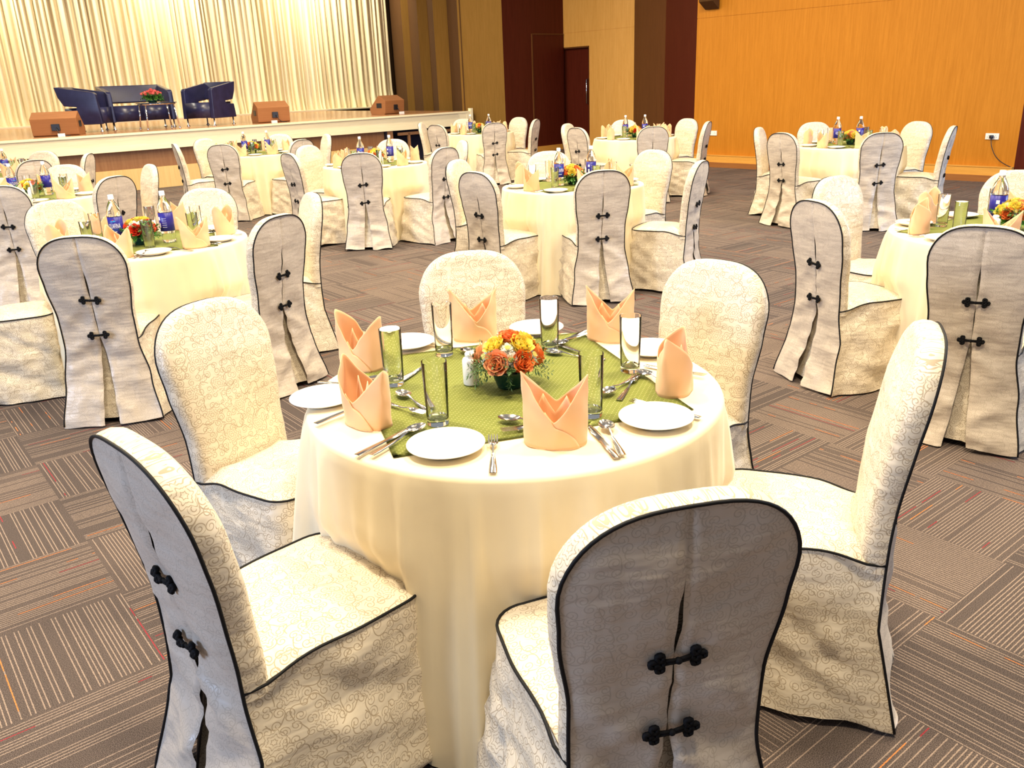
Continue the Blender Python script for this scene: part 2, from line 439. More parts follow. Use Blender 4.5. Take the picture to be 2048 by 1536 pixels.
# dark double-coloured pier between px 1268 and 1385
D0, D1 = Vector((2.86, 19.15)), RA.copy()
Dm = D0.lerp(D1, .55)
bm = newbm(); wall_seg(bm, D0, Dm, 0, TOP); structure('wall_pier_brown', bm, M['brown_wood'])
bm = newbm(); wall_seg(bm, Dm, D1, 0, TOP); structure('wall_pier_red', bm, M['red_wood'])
# amber wall with the door opening beside the corner
B0, B1 = Vector((1.49, 20.78)), Vector((2.86, 19.15)); bd = (B1 - B0).normalized(); bn = Vector((-bd.y, bd.x))
DW = .81
bm = newbm(); wall_seg(bm, B0 + bd * DW, B1, 0, 2.52); wall_seg(bm, B0, B0 + bd * DW, 2.23, 2.52); wall_seg(bm, B0, B1, 2.53, TOP); wall_seg(bm, B0 + bn * .006, B1 + bn * .006, 2.51, 2.54)
structure('wall_back', bm, M['amber_wood'])
# recessed dark door with steel pull handle
door = empty('door_1', (0, 0, 0)); door['kind'] = 'structure'
bm = newbm(); wall_seg(bm, B0 + bn * .09 - bd * .3, B0 + bn * .09 + bd * (DW + .1), 0, 2.4, .05)
structure('door_leaf', bm, M['red_wood'], parent=door)
bm = newbm(); wall_seg(bm, B0 + bd * (DW - .03) + bn * .01, B0 + bd * DW + bn * .01, 0, 2.23, .08); wall_seg(bm, B0 + bn * .01, B0 + bd * DW + bn * .01, 2.20, 2.23, .08)
structure('door_frame', bm, M['brown_wood'], parent=door)
hp = B0 + bd * (DW - .12) + bn * .09
bm = newbm(); q = -bn * .06
tube(bm, [(hp.x, hp.y, 1.0), (hp.x + q.x, hp.y + q.y, 1.02), (hp.x + q.x, hp.y + q.y, 1.52), (hp.x, hp.y, 1.54)], .016, 8)
structure('door_handle', bm, M['chrome'], parent=door, smooth=True)
# dark red wall left of the corner, with a flush dark door in it
ld = Vector((cos(R(42)), sin(R(42)))); L1 = B0.copy(); L0 = B0 - ld * 1.87
bm = newbm(); wall_seg(bm, L0, L1, 0, TOP)
structure('wall_left', bm, M['red_wood'])
door2 = empty('door_2', (0, 0, 0)); door2['kind'] = 'structure'
ln = Vector((ld.y, -ld.x))
bm = newbm(); wall_seg(bm, L1 - ld * .99 + ln * .02, L1 - ld * .05 + ln * .02, .0, 2.50, .02)
structure('door_leaf', bm, M['red_wood'], parent=door2)
bm = newbm(); wall_seg(bm, L1 - ld * 1.03 + ln * .03, L1 - ld * .03 + ln * .03, 2.50, 2.525, .03); wall_seg(bm, L1 - ld * 1.03 + ln * .03, L1 - ld * 1.005 + ln * .03, 0, 2.525, .03)
structure('door_frame', bm, M['brown_wood'], parent=door2)
bm = newbm(); wall_seg(bm, L0 + ln * .05, L1 + ln * .05 - ld * .01, 0, .12, .05)
structure('baseboard_left', bm, M['skirting_wood'])

# stage frame in its own axes: origin at front corner line, x along the front edge, y into the stage
SO = Vector((-6.24, 15.51)); sd = Vector((cos(CA), sin(CA))); sn = Vector((-sin(CA), cos(CA)))
def SP(a, b, z=0): p = SO + sd * a + sn * b; return Vector((p.x, p.y, z))
SL, SR = -8.0, 7.08
SZ = .965
O0 = SP(SR, .25); O0 = Vector((O0.x, O0.y)); L0v = L0
bm = newbm(); wall_seg(bm, (O0.x - .05, O0.y + .05), (L0v.x, L0v.y), 0, TOP)
structure('wall_olive_panel', bm, M['olive_fabric'])
bm = newbm(); box(bm, SL, SR, .0, 9.0, SZ - .05, SZ)
structure('floor_stage', bm, M['stage_floor'], (SO.x, SO.y, 0), CA)
bm = newbm(); box(bm, SL, SR - .16, -.035, 0, .67, SZ - .03); box(bm, SL, SR - .42, -.075, 0, SZ - .03, SZ + .005); box(bm, SR - .42, SR, -.045, 0, SZ - .03, SZ + .005)
bevel(bm, .006, 2)
fasc = structure('trim_1', bm, M['cream_wood'], (SO.x, SO.y, 0), CA)
bm = newbm(); box(bm, SR - .16, SR, -.04, .01, .0, SZ - .03); box(bm, SR - .06, SR, -.06, .04, .0, SZ + .06)
structure('stage_end_post', bm, M['cream_wood'], parent=fasc)
ZX = 4.85
bm = newbm(); box(bm, SL, ZX, .10, .14, .36, .68)
structure('trim_2', bm, M['under_wood'], (SO.x, SO.y, 0), CA)
bm = newbm(); box(bm, SL, ZX, .0, .14, 0, .36)
structure('trim_3', bm, M['yellow_wood'], (SO.x, SO.y, 0), CA)
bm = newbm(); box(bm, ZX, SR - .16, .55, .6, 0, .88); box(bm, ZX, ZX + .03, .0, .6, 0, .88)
structure('trim_4', bm, M['dark_void'], (SO.x, SO.y, 0), CA)  # shade of the opening under the stage, put in as near-black panels
bm = newbm(); box(bm, ZX + .02, ZX + .16, .0, .08, 0, .68); box(bm, ZX + .3, SR - .2, .02, .06, .56, .62); box(bm, ZX + .55, ZX + .60, .02, .07, 0, .6); box(bm, ZX + 1.5, ZX + 1.55, .02, .07, 0, .6)
structure('trim_5', bm, M['under_wood'], (SO.x, SO.y, 0), CA)

# stage side wall: accordion of light and dark fabric facets
P0 = Vector((O0.x, O0.y)); P1 = Vector((-3.22, 27.6))
ad = (P1 - P0).normalized(); an = Vector((-ad.y, ad.x))          # an points towards the stage
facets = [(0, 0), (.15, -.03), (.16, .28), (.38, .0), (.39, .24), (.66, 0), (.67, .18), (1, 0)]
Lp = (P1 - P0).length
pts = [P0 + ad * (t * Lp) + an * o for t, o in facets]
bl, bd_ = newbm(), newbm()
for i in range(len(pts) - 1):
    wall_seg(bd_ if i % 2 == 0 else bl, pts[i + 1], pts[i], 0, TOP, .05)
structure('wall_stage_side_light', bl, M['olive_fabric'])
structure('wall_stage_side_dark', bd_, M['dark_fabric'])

# curtain on the stage
def curtain():
    bm = newbm(); random.seed(4)
    a = Vector((-3.28, 27.3)); d = Vector((cos(R(218)), sin(R(218)))); n = Vector((-d.y, d.x))
    LEN = 15.0; N = 1700; zs = [SZ, SZ + .05, SZ + .12, SZ + .25, SZ + .5, 1.9, 2.5, 3.2, 4.0, 5.5]
    # irregular pleats
    ph = []; x = 0
    while x < LEN:
        w = random.uniform(.08, .20); ph.append((x, w, random.uniform(.5, 1.1), random.uniform(-.03, .03))); x += w
    rows = []
    for z in zs:
        row = []; k = 0
        hgt = (z - SZ)
        for i in range(N + 1):
            s = LEN * i / N
            while k + 1 < len(ph) and s >= ph[k + 1][0]: k += 1
            x0, w, am, sh = ph[k]; t = (s - x0) / w
            f = (sin(pi * t) ** .8) * am * .15
            f += .03 * nz(s * 5, z * .5, 3)
            loose = max(0, 1 - hgt / .45)
            f += loose * (.07 * nz(s * 9, z * 2, 7) + .05)
            ss = s + sh * hgt * .25 + loose * .05 * nz(s * 7, z * 3, 1)
            p = a + d * ss + n * f
            row.append(bm.verts.new((p.x, p.y, z)))
        rows.append(row)
    for r0, r1 in zip(rows, rows[1:]):
        for i in range(N): bm.faces.new((r0[i], r0[i + 1], r1[i + 1], r1[i]))
    o = obj('stage_curtain', bm, M['curtain'])
    tag(o, 'tall gathered cream and gold curtain across the back of the stage', 'curtain')
    bm = newbm()
    e = a + d * LEN; n2 = n * .55
    for q0, q1, z0, z1 in ((a, e, SZ, SZ + .035),):
        A = [Vector((p.x, p.y, z0)) for p in (q0 - n * .05, q1 - n * .05, q1 + n2, q0 + n2)]
        va = [bm.verts.new(p) for p in A]; vb = [bm.verts.new(p + Vector((0, 0, z1 - z0))) for p in A]
        fs = [bm.faces.new(va), bm.faces.new(vb[::-1])] + [bm.faces.new((va[i], va[(i + 1) % 4], vb[(i + 1) % 4], vb[i])) for i in range(4)]
        bmesh.ops.recalc_face_normals(bm, faces=fs)
    structure('trim_6', bm, M['cream_wood'])
curtain()
e0 = Vector((-2.6, 28.9)); e1 = e0 + Vector((cos(R(218)), sin(R(218)))) * 17
bm = newbm(); wall_seg(bm, e0, e1, 0, TOP)
structure('wall_stage_back', bm, M['dark_fabric'])

# wall sockets
def socket(px, py, z, ang, label, plug):
    t = empty('wall_socket', (px, py, z), ang, label, 'socket')
    bm = newbm(); box(bm, -.085, .085, -.012, 0, -.04, .04); bevel(bm, .004)
    obj('face_plate', bm, M['white_plastic'], t, False)
    bm = newbm()
    for sx in (-.045, .045):
        for dx, dz in ((-.012, -.01), (.012, -.01), (0, .012)):
            box(bm, sx + dx - .003, sx + dx + .003, -.0135, -.012, dz - .003, dz + .003)
    obj('socket_holes', bm, M['black'], t, False)
    return t
wa = atan2(rd.y, rd.x)
q = RA.lerp(RB, .075) - rn * .001
socket(3.69 - rn.x * .001, 15.375 - rn.y * .001, .57, wa, 'white double socket on the orange wall behind the white-edged chair', False)
sx, sy = 6.70, 11.949
socket(sx - rn.x * .002, sy - rn.y * .002, .60, wa, 'white double socket with black plug near the right end of the orange wall', True)
bm = newbm(); bmesh.ops.create_cube(bm, size=.045); bevel(bm, .008)
pl = obj('power_plug', bm, M['black'], None, True, (sx - rn.x * .036, sy - rn.y * .036, .595))
tag(pl, 'black plug pushed into the right-hand wall socket, cable hanging from it', 'plug')
bm = newbm(); cpts = []
for i in range(15):
    t = i / 14; p = Vector((sx, sy)) - rn * (.035 + .03 * sin(pi * t)) + rd * (.32 * t * t + .02 * sin(5 * t))
    cpts.append((p.x, p.y, .575 - .37 * (t ** .75)))
tube(bm, cpts, .006, 6)
obj('power_cable', bm, M['black'], pl).matrix_parent_inverse = Matrix.Translation(pl.location).inverted()
bm = newbm(); box(bm, -.06, .06, -.03, 0, -.05, .05); bevel(bm, .006)
p = SP(-.98, .098)
o = obj('junction_box', bm, M['white_plastic'], None, False, (p.x, p.y, .61)); o.rotation_euler = (0, 0, CA)
tag(o, 'small white box fixed under the stage overhang, left of centre', 'junction box')
# dark wedge block at the top of the orange wall, identity unknown
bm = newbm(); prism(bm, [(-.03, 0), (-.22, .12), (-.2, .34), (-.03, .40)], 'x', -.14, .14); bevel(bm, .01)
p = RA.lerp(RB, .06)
o = obj('dark_wall_wedge', bm, M['dark_fabric'], None, False, (p.x, p.y, 2.56)); o.rotation_euler = (0, 0, wa)
tag(o, 'dark wedge shape high on the orange wall, cut off by the top edge', 'speaker')

# ------------------------------------------------------------------ stage furniture
def armchair(loc, rz, width, label, name='armchair', cat='armchair'):
    """local: faces +y"""
    t = empty(name, loc, rz, label, cat)
    hw = width / 2; AT = .09
    prof = [(.34, .14), (.31, .66), (.27, .69), (-.40, .80), (-.36, .62), (-.28, .47), (-.06, .45), (-.08, .40), (-.30, .39), (-.33, .14)]
    for s in (-1, 1):
        bm = newbm()
        x0, x1 = (s * hw, s * (hw - AT)) if s < 0 else (s * (hw - AT), s * hw)
        prism(bm, prof, 'x', x0, x1); bevel(bm, .016, 3, 25)
        obj('armrest', bm, M['leather'], t)
    bm = newbm(); prism(bm, [(-.41, .80), (-.31, .80), (-.24, .49), (-.31, .47), (-.36, .62)], 'x', -hw + AT * .7, hw - AT * .7); bevel(bm, .015, 3, 25)
    obj('backrest', bm, M['leather'], t)
    n = 2 if width > 1 else 1
    for i in range(n):
        w = (width - 2 * AT) / n; xa = -hw + AT + i * w
        bm = newbm(); box(bm, xa + .003, xa + w - .003, -.31, .35, .15, .43); bevel(bm, .03, 3, 30)
        obj('seat_cushion', bm, M['leather'], t)
    for sx_ in (-1, 1):
        for y in (-.27, .29):
            bm = newbm(); lathe(bm, [(0, 0), (.034, 0), (.034, .012), (.014, .03), (.014, .15), (0, .15)], 14, (sx_ * (hw - .05), y))
            obj('leg', bm, M['chrome'], t)
    return t
armchair((-7.64, 16.60, SZ), R(-86), .74, 'navy leather tub armchair on the stage seen from its side, left of the loveseat')
armchair((-7.06, 17.42, SZ), R(-52 - 90), 1.22, 'navy leather two-seat loveseat on the stage behind the glass table', 'loveseat', 'sofa')
armchair((-5.70, 17.50, SZ), R(-112 - 90), .74, 'navy leather tub armchair on the stage, right of the loveseat, facing the hall')

tb = empty('coffee_table', (-6.38, 16.62, SZ), R(38), 'low glass-topped coffee table with splayed chrome legs on the stage', 'table')
bm = newbm(); box(bm, -.30, .30, -.24, .24, .46, .472); bevel(bm, .003)
obj('table_top', bm, M['table_glass'], tb, False)
bm = newbm()
tube(bm, [(-.27, -.21, .45), (.27, -.21, .45), (.27, .21, .45), (-.27, .21, .45)], .018, 6, closed=True)
obj('top_frame', bm, M['chrome'], tb)
for a, b in ((-1, -1), (1, -1), (1, 1), (-1, 1)):
    bm = newbm(); tube(bm, [(a * .25, b * .19, .45), (a * .29, b * .23, .012)], .014, 8); lathe(bm, [(0, 0), (.022, 0), (.022, .02), (0, .02)], 10, (a * .29, b * .23))
    obj('leg', bm, M['chrome'], tb)

def monitor(loc, rz, label, w=.60):
    """stage wedge, local: grille (sloped) faces +y, back (handle) faces -y"""
    t = empty('stage_monitor', loc, rz, label, 'speaker')
    bm = newbm(); prism(bm, [(-.24, .02), (-.27, .29), (-.05, .40), (.26, .12), (.22, .0), (-.2, 0)], 'x', -w / 2, w / 2); bevel(bm, .008, 2, 20)
    obj('cabinet', bm, M['monitor_wood'], t, False)
    bm = newbm(); box(bm, -w * .06, w * .12, -.282, -.24, .09, .20, Matrix.Identity(4)); bevel(bm, .004)
    obj('connector_plate', bm, M['black'], t, False)
    bm = newbm(); tube(bm, [(.05 * w, -.28, .14), (.06 * w, -.32, .12), (.10 * w, -.33, .05), (.2 * w, -.34, .006), (.34 * w, -.33, .006)], .007, 6)
    obj('signal_cable', bm, M['black'], t)
    for s in (-1, 1):
        bm = newbm(); box(bm, s * w / 2 - .006, s * w / 2 + .006, -.14, .02, .14, .24); bevel(bm, .003)
        obj('side_handle', bm, M['black'], t, False)
    return t
monitor((-7.72, 15.52, SZ), R(12), 'brown wedge stage monitor at the left stage edge, back turned to the hall', .74)
monitor((-4.62, 17.85, SZ), R(31), 'brown wedge stage monitor in the middle of the stage front', .64)
monitor((-2.56, 20.1, SZ), R(50), 'brown wedge stage monitor near the right end of the stage, turned sideways', .58)
for (x, y, r_, lab) in ((-7.45, 15.02, 30, 'small white card standing behind the left stage monitor'), (-4.42, 17.32, 40, 'small white card lying behind the middle stage monitor'), (-2.2, 19.75, 40, 'small white plug behind the right stage monitor')):
    bm = newbm(); box(bm, -.055, .055, -.02, .02, 0, .05); bevel(bm, .006)
    o = obj('power_adapter', bm, M['white_plastic'], None, False, (x, y, SZ + .001)); o.rotation_euler = (0, 0, R(r_))
    tag(o, lab, 'adapter')

# ------------------------------------------------------------------ flowers
def petal(bm, mat_i, base, n_dir, tang, h, w, curl, lean):
    """cupped petal: base point, outward direction n_dir, height h along z, width w"""
    side = Vector((0, 0, 1)).cross(n_dir).normalized()
    rows = 5; cols = 5; vs = []
    for j in range(rows):
        v = j / (rows - 1)
        for i in range(cols):
            u = -1 + 2 * i / (cols - 1)
            ww = w * sin(pi * (.18 + .62 * v)) * (1 if v < .8 else .86)
            out = lean * v ** 1.3 + curl * max(0, v - .6) ** 1.5 * 2.5
            p = Vector(base) + side * (u * ww) + Vector((0, 0, 1)) * (h * v - .14 * h * u * u * v) + n_dir * (out - .22 * w * u * u * 1.6)
            vs.append(bm.verts.new(p))
    for j in range(rows - 1):
        for i in range(cols - 1):
            f = bm.faces.new((vs[j * cols + i], vs[j * cols + i + 1], vs[(j + 1) * cols + i + 1], vs[(j + 1) * cols + i])); f.material_index = mat_i
def rose_mesh(seed, r=.034):
    random.seed(seed); bm = newbm()
    k = 0
    for ring, (n, rad, h, w, lean, curl) in enumerate([(3, .002, .92, .34, -.02, 0), (4, .10, .96, .44, .00, .02), (5, .20, 1.0, .52, .04, .05), (5, .32, .98, .62, .10, .12), (6, .44, .92, .70, .18, .22), (7, .56, .78, .74, .28, .34)]):
        for i in range(n):
            a = 2 * pi * i / n + ring * .7 + random.uniform(-.15, .15)
            d = Vector((cos(a), sin(a), 0))
            petal(bm, 0, d * (rad * r * .75), d, None, h * r * 1.25, w * r * 1.15, curl * r * 1.2, lean * r)
    return bm
def mum_mesh(seed, r=.026):
    random.seed(seed); bm = newbm()
    for ring in range(6):
        el = ring / 6 * pi / 2 * .95; n = int(18 * cos(el)) + 5
        for i in range(n):
            a = 2 * pi * i / n + ring; e = el + random.uniform(-.12, .12)
            d = Vector((cos(a) * cos(e), sin(a) * cos(e), sin(e) * .75)); s = Vector((-sin(a), cos(a), 0)); u_ = d.cross(s)
            L = r * random.uniform(.85, 1.1); w = r * .13
            p = [d * L * .15 - s * w * .6, d * L * .15 + s * w * .6, d * L * .8 + s * w, d * L + u_ * (-.1 * r), d * L * .8 - s * w]
            bm.faces.new([bm.verts.new(q) for q in p]).material_index = 0
    for i in range(40):
        a = i * 2.4; rr = r * .28 * sqrt(i / 40)
        c = Vector((cos(a) * rr, sin(a) * rr, r * .72))
        vs = [bm.verts.new(c + Vector((cos(q) * .0016, sin(q) * .0016, 0))) for q in (0, 2.1, 4.2)] + [bm.verts.new(c + Vector((0, 0, .004)))]
        for f in ((0, 1, 3), (1, 2, 3), (2, 0, 3)): bm.faces.new([vs[j] for j in f]).material_index = 1
    return bm
def sprigs(seed, n, r0, r1, z0, z1, needle=.016, broad=False):
    random.seed(seed); bm = newbm()
    for i in range(n):
        a = random.uniform(0, 2 * pi); el = random.uniform(-.25, .9)
        d = Vector((cos(a) * cos(el), sin(a) * cos(el), sin(el))); s = Vector((-sin(a), cos(a), 0)); u_ = d.cross(s)
        b = Vector((cos(a) * r0 * .5, sin(a) * r0 * .5, z0)); L = random.uniform(r0, r1)
        N = 9
        for k in range(N):
            p = b + d * (L * (k + 1) / N) + Vector((0, 0, (z1 - z0) * .15 - .012 * (k / N) ** 2))
            for q in range(3):
                th = random.uniform(0, 2 * pi); nd = (d * .55 + (s * cos(th) + u_ * sin(th)) * .85).normalized()
                w = .0021 if not broad else .005; ln = needle * random.uniform(.7, 1.2)
                sd_ = nd.cross(Vector((0, 0, 1))).normalized() * w
                bm.faces.new([bm.verts.new(x) for x in (p - sd_ * .4, p + nd * ln * .5 - sd_, p + nd * ln, p + nd * ln * .5 + sd_)])
    return bm
def me_of(bm, name, mats, sharp=0):
    me = bpy.data.meshes.new(name); bm.normal_update(); bm.to_mesh(me); bm.free()
    for p in me.polygons: p.use_smooth = True
    if sharp: me.set_sharp_from_angle(angle=R(sharp))
    for mm in mats: me.materials.append(mm)
    return me
ROSE = {k: [me_of(rose_mesh(s), 'rose', [M['petal_' + k]]) for s in (1, 2)] for k in ('orange', 'peach', 'yellow', 'red', 'pink')}
MUM = [me_of(mum_mesh(s), 'chrysanthemum', [M['petal_white'], M['petal_pollen']]) for s in (3, 4)]
SPRIG = [me_of(sprigs(5, 90, .055, .095, .05, .10), 'foliage', [M['leaf']]), me_of(sprigs(6, 70, .065, .100, .05, .10, .016, True), 'foliage', [M['leaf2']])]
bm = newbm(); lathe(bm, [(0, 0), (.034, 0), (.036, .006), (.05, .045), (.052, .05), (.047, .05), (.0, .046)], 28)
BOWL = me_of(bm, 'bowl', [M['bowl']])
def link(name, me, parent, loc=(0, 0, 0), rot=(0, 0, 0), sc=1, label=None):
    o = bpy.data.objects.new(name, me); COL.objects.link(o); o.parent = parent; o.location = loc; o.rotation_euler = rot
    o.scale = (sc,) * 3
    if label: o['label'] = label
    return o
def centrepiece(loc, rz, label, scheme, foliage, seed, group):
    t = empty('flower_centrepiece', loc, rz, label, 'flowers', group)
    link('bowl', BOWL, t)
    link('foliage', SPRIG[foliage], t, (0, 0, 0))
    random.seed(seed)
    # dome layout: azimuth, elevation of each bloom
    ring = [(a + random.uniform(-4, 4), 22 if k % 2 == 0 else 28) for k, a in enumerate((-116, -88, -60, -28, 2, 40, 80, 122, 165, -148))] + [(-92, 52), (-40, 56), (20, 54), (85, 56), (150, 54), (-148, 56), (0, 86)]
    for i, (a, e) in enumerate(ring):
        k = scheme[i % len(scheme)]
        a, e = R(a), R(e); rad = .073
        d = Vector((cos(a) * cos(e), sin(a) * cos(e), sin(e)))
        p = Vector((0, 0, .062)) + Vector((d.x * rad, d.y * rad, d.z * .068))
        rot = d.to_track_quat('Z', 'Y').to_euler()
        if k == 'mum': link('chrysanthemum', MUM[i % 2], t, p - d * .002, rot, random.uniform(.95, 1.1))
        else: link('rose', ROSE[k][i % 2], t, p - d * .018, rot, random.uniform(1.02, 1.18))
    return t

# bouquet on the stage table: upright red-pink buds over leaves
t = empty('flower_bouquet', (-6.42, 16.57, SZ + .473), R(20), 'mound of pink-red buds over green leaves on the stage coffee table', 'flowers')
link('foliage', SPRIG[1], t, (0, 0, -.02), (0, 0, 0), 1.7)
link('foliage', SPRIG[1], t, (0.03, 0, 0.0), (0, 0, 1), 1.3)
random.seed(12)
for i in range(26):
    a = i * 2.399; rr = .15 * sqrt(i / 26); z = .20 - .5 * rr
    link('rose_bud', ROSE['pink'][i % 2], t, (cos(a) * rr * 1.15, sin(a) * rr * 1.15, z + .01 + random.uniform(-.01, .01)), (random.uniform(-.4, .4), random.uniform(-.4, .4), 0), .95)
bm = newbm(); lathe(bm, [(0, 0), (.07, 0), (.09, .05), (.08, .05), (0, .045)], 24); link('bowl', me_of(bm, 'bowl', [M['bowl']]), t)

# ------------------------------------------------------------------ covered chair
ZT_, ZS = .955, .46
def yr(z):
    if z > ZS: return -.215 - .075 * ((z - ZS) / .5) ** 1.5
    if z > .27: return -.215 + .004 * (ZS - z) / (ZS - .27)
    return -.211 - .064 * (.27 - z) / .27
def zedge(y): return ZS - .034 * (1 - sstep(-.215, -.04, y))
def interp(tab, z):
    for (a, va), (b, vb) in zip(tab, tab[1:]):
        if z <= b: return va + (vb - va) * sstep(a, b, z)
    return tab[-1][1]
WT = [(0, .240), (.22, .206), (.42, .174), (.55, .174), (.72, .194), (.84, .204), (.96, .204)]
def wprof(z):
    w = interp(WT, z); z0 = .76
    if z > z0:
        t = (z - z0) / (ZT_ - z0); w *= max(0, 1 - t ** 2.3) ** (1 / 2.9)
    return w
NB_ROWS = 38
ZROWS = [.012 + (.76 - .012) * i / NB_ROWS for i in range(NB_ROWS)] + [.76 + (ZT_ - .76) * (1 - (1 - i / 14) ** 2.2) for i in range(15)]
def uvset(bm, fn):
    l = bm.loops.layers.uv.new('UVMap')
    for f in bm.faces:
        for lp in f.loops: lp[l].uv = fn(lp.vert.co, f)
def crease(x, z, s):
    """sharp-ish cloth wrinkles"""
    a = nz(x * 3.1 + s * 7.3, z * 9 + x * 4, s)
    b = nz(x * 6 - z * 5 + s, z * 7, s * 3.1)
    return .010 * (1 - abs(a) * 3.2) + .008 * (1 - abs(b) * 3)
def make_chair(seed):
    s = seed * 1.37
    t = empty('banquet_chair', (0, 0, 0))
    rnd = random.Random(seed)
    # ---- rear panel in two halves with a slit
    bm = newbm()
    frog_z = (.648 + rnd.uniform(-.008, .008), .470 + rnd.uniform(-.008, .008))
    openw = rnd.uniform(.028, .05)
    slit_top = rnd.uniform(.78, .83)
    def gap(z):
        if z > slit_top: return 0.0
        if z > frog_z[0]: return .0045 * sin(pi * (slit_top - z) / (slit_top - frog_z[0])) ** .8
        if z > frog_z[1]: return .0022 * sin(pi * (frog_z[0] - z) / (frog_z[0] - frog_z[1]))
        tt = (frog_z[1] - z) / frog_z[1]
        return openw * tt ** .8 + .004 * nz(z * 9, s)
    cols = 16
    for sg in (-1, 1):
        grid = []
        for z in ZROWS:
            w = wprof(z); row = []
            for i in range(cols + 1):
                u = i / cols; g = min(gap(z), w * .9)
                x = g + (w - g) * u
                edge = 1 - abs(2 * (x / max(w, 1e-4)) - 1) ** 3 if w > .01 else 0
                ed = max(0, 1 - (x / max(w, 1e-4)) ** 4) if w > .01 else 0
                amp = ed * (1.0 if z < .6 else .45) * sstep(ZT_, .80, z)
                fq = 1 - .95 * max(math.exp(-((z - fz_) / .04) ** 2) for fz_ in frog_z) * math.exp(-(x / .065) ** 2); amp *= fq
                y = yr(z) - .014 * ed * sstep(ZT_, .85, z) - (crease(sg * x, z, s) - .006) * amp
                y -= .016 * ed * nz(sg * x * 5 + s, z * 3.2, 2.2) * (1.2 if z < .45 else .6) * fq
                if i == 0: y += .006
                if z < .45: y -= .02 * max(0, 1 - u * 2.2) * sstep(.45, .0, z) * rnd_s(seed, sg)
                zz = z
                if z < .02: zz = .008 + .018 * (nz(sg * x * 7, s, 4) + .4)
                row.append(bm.verts.new((sg * x, y, zz)))
            grid.append(row)
        for a, b in zip(grid, grid[1:]):
            for i in range(cols):
                q = (a[i], a[i + 1], b[i + 1], b[i])
                bm.faces.new(q if sg > 0 else q[::-1])
    bmesh.ops.remove_doubles(bm, verts=[v for v in bm.verts if v.co.z > .93], dist=.00005)
    uvset(bm, lambda co, f: (co.x + s, co.z))
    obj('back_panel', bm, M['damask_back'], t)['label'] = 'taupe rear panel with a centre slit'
    # lining seen through the slit
    bm = newbm(); g2 = []
    for i in range(16):
        z = .03 + i * .75 / 15
        g2.append([bm.verts.new((x, yr(z) + .022 + .012 * abs(x) / .1 - .03 * sstep(.4, .0, z) * (x > 0.02), z)) for x in (-.11, -.06, -.02, .0, .02, .06, .11)])
    for a, b in zip(g2, g2[1:]):
        for i in range(6): bm.faces.new((a[i], a[i + 1], b[i + 1], b[i]))
    uvset(bm, lambda co, f: (co.x + s, co.z))
    obj('inner_pleat', bm, M['damask'], t)
    # ---- backrest: side band and padded front
    bm = newbm()
    ol = [(wprof(z), z) for z in ZROWS if z >= .40]
    n = len(ol); grid = []
    nrm = []
    for j in range(n):
        a = Vector(ol[max(0, j - 1)]); b = Vector(ol[min(n - 1, j + 1)])
        if j == n - 1: nn_ = Vector((0, 1))
        else:
            tt = (b - a); nn_ = Vector((tt.y, -tt.x)).normalized()
            if nn_.x < 0: nn_ = -nn_
        nrm.append(nn_)
    rings = [(0, 0), (.005, .012), (.007, .030), (.002, .046), (-.010, .056), (-.026, .061)]
    INN = 14
    for j, (w, z) in enumerate(ol):
        nn_ = nrm[j]; right = []
        for of, dy in rings:
            x = max(0, w + nn_.x * of); zz = z + nn_.y * of
            if j == n - 1: x = 0
            pk = .003 * nz(z * 26 + s, dy * 60, s) * sstep(.93, .85, z)
            right.append(Vector((x + pk * (dy > .005) * (x > 0), yr(z) + dy, zz)))
        inner = []
        xr, zz = right[-1].x, right[-1].z
        for i in range(1, INN):
            x = xr - 2 * xr * i / INN
            dome = .012 * (1 - (x / max(xr, 1e-4)) ** 2) * sstep(.95, .8, z)
            inner.append(Vector((x, right[-1].y + dome + (.006 * nz(x * 6 + s, z * 6, 9) + .0015 * crease(x, z, s + 3) / .010) * sstep(.93, .80, z), zz)))
        row = right + inner + [Vector((-v.x, v.y, v.z)) for v in right[::-1]]
        grid.append([bm.verts.new(v) for v in row])
    for a, b in zip(grid, grid[1:]):
        for i in range(len(a) - 1): bm.faces.new((a[i], a[i + 1], b[i + 1], b[i])[::-1])
    bmesh.ops.remove_doubles(bm, verts=[v for v in bm.verts if v.co.z > .92], dist=.0001)
    bmesh.ops.recalc_face_normals(bm, faces=bm.faces)
    uvset(bm, lambda co, f: ((co.x if abs(f.normal.x) < .75 else co.y) + s + .3, co.z))
    obj('backrest_cover', bm, M['damask'], t)
    # ---- perimeter path at height z
    def path(z):
        fl = .042 * (max(0, ZS - z) / ZS) ** 1.2
        wr, yrr = wprof(max(z, .012)), yr(z)
        WF, YF, cr = .208 + fl, .215 + fl, .075
        pts = []
        NS, NC, NF = 16, 7, 16
        y1 = YF - cr
        for i in range(NS + 1):
            q = i / NS; y = yrr + (y1 - yrr) * q
            x = wr + (WF - wr) * sstep(0, .75, q)
            pts.append((x, y))
        for i in range(1, NC + 1):
            a = pi / 2 * i / NC; pts.append((WF - cr + cr * cos(a), y1 + cr * sin(a)))
        for i in range(1, NF): pts.append(((WF - cr) * (1 - 2 * i / NF), YF + .012 * (1 - (1 - 2 * i / NF) ** 2)))
        full = pts + [(-x, y) for x, y in pts[:NS + NC + 1][::-1]]
        return full
    top = path(ZS)
    K = len(top)
    # ---- skirt
    bm = newbm(); rows = []; VR = 20
    acc = [0]
    for i in range(1, K): acc.append(acc[-1] + sqrt((top[i][0] - top[i - 1][0]) ** 2 + (top[i][1] - top[i - 1][1]) ** 2))
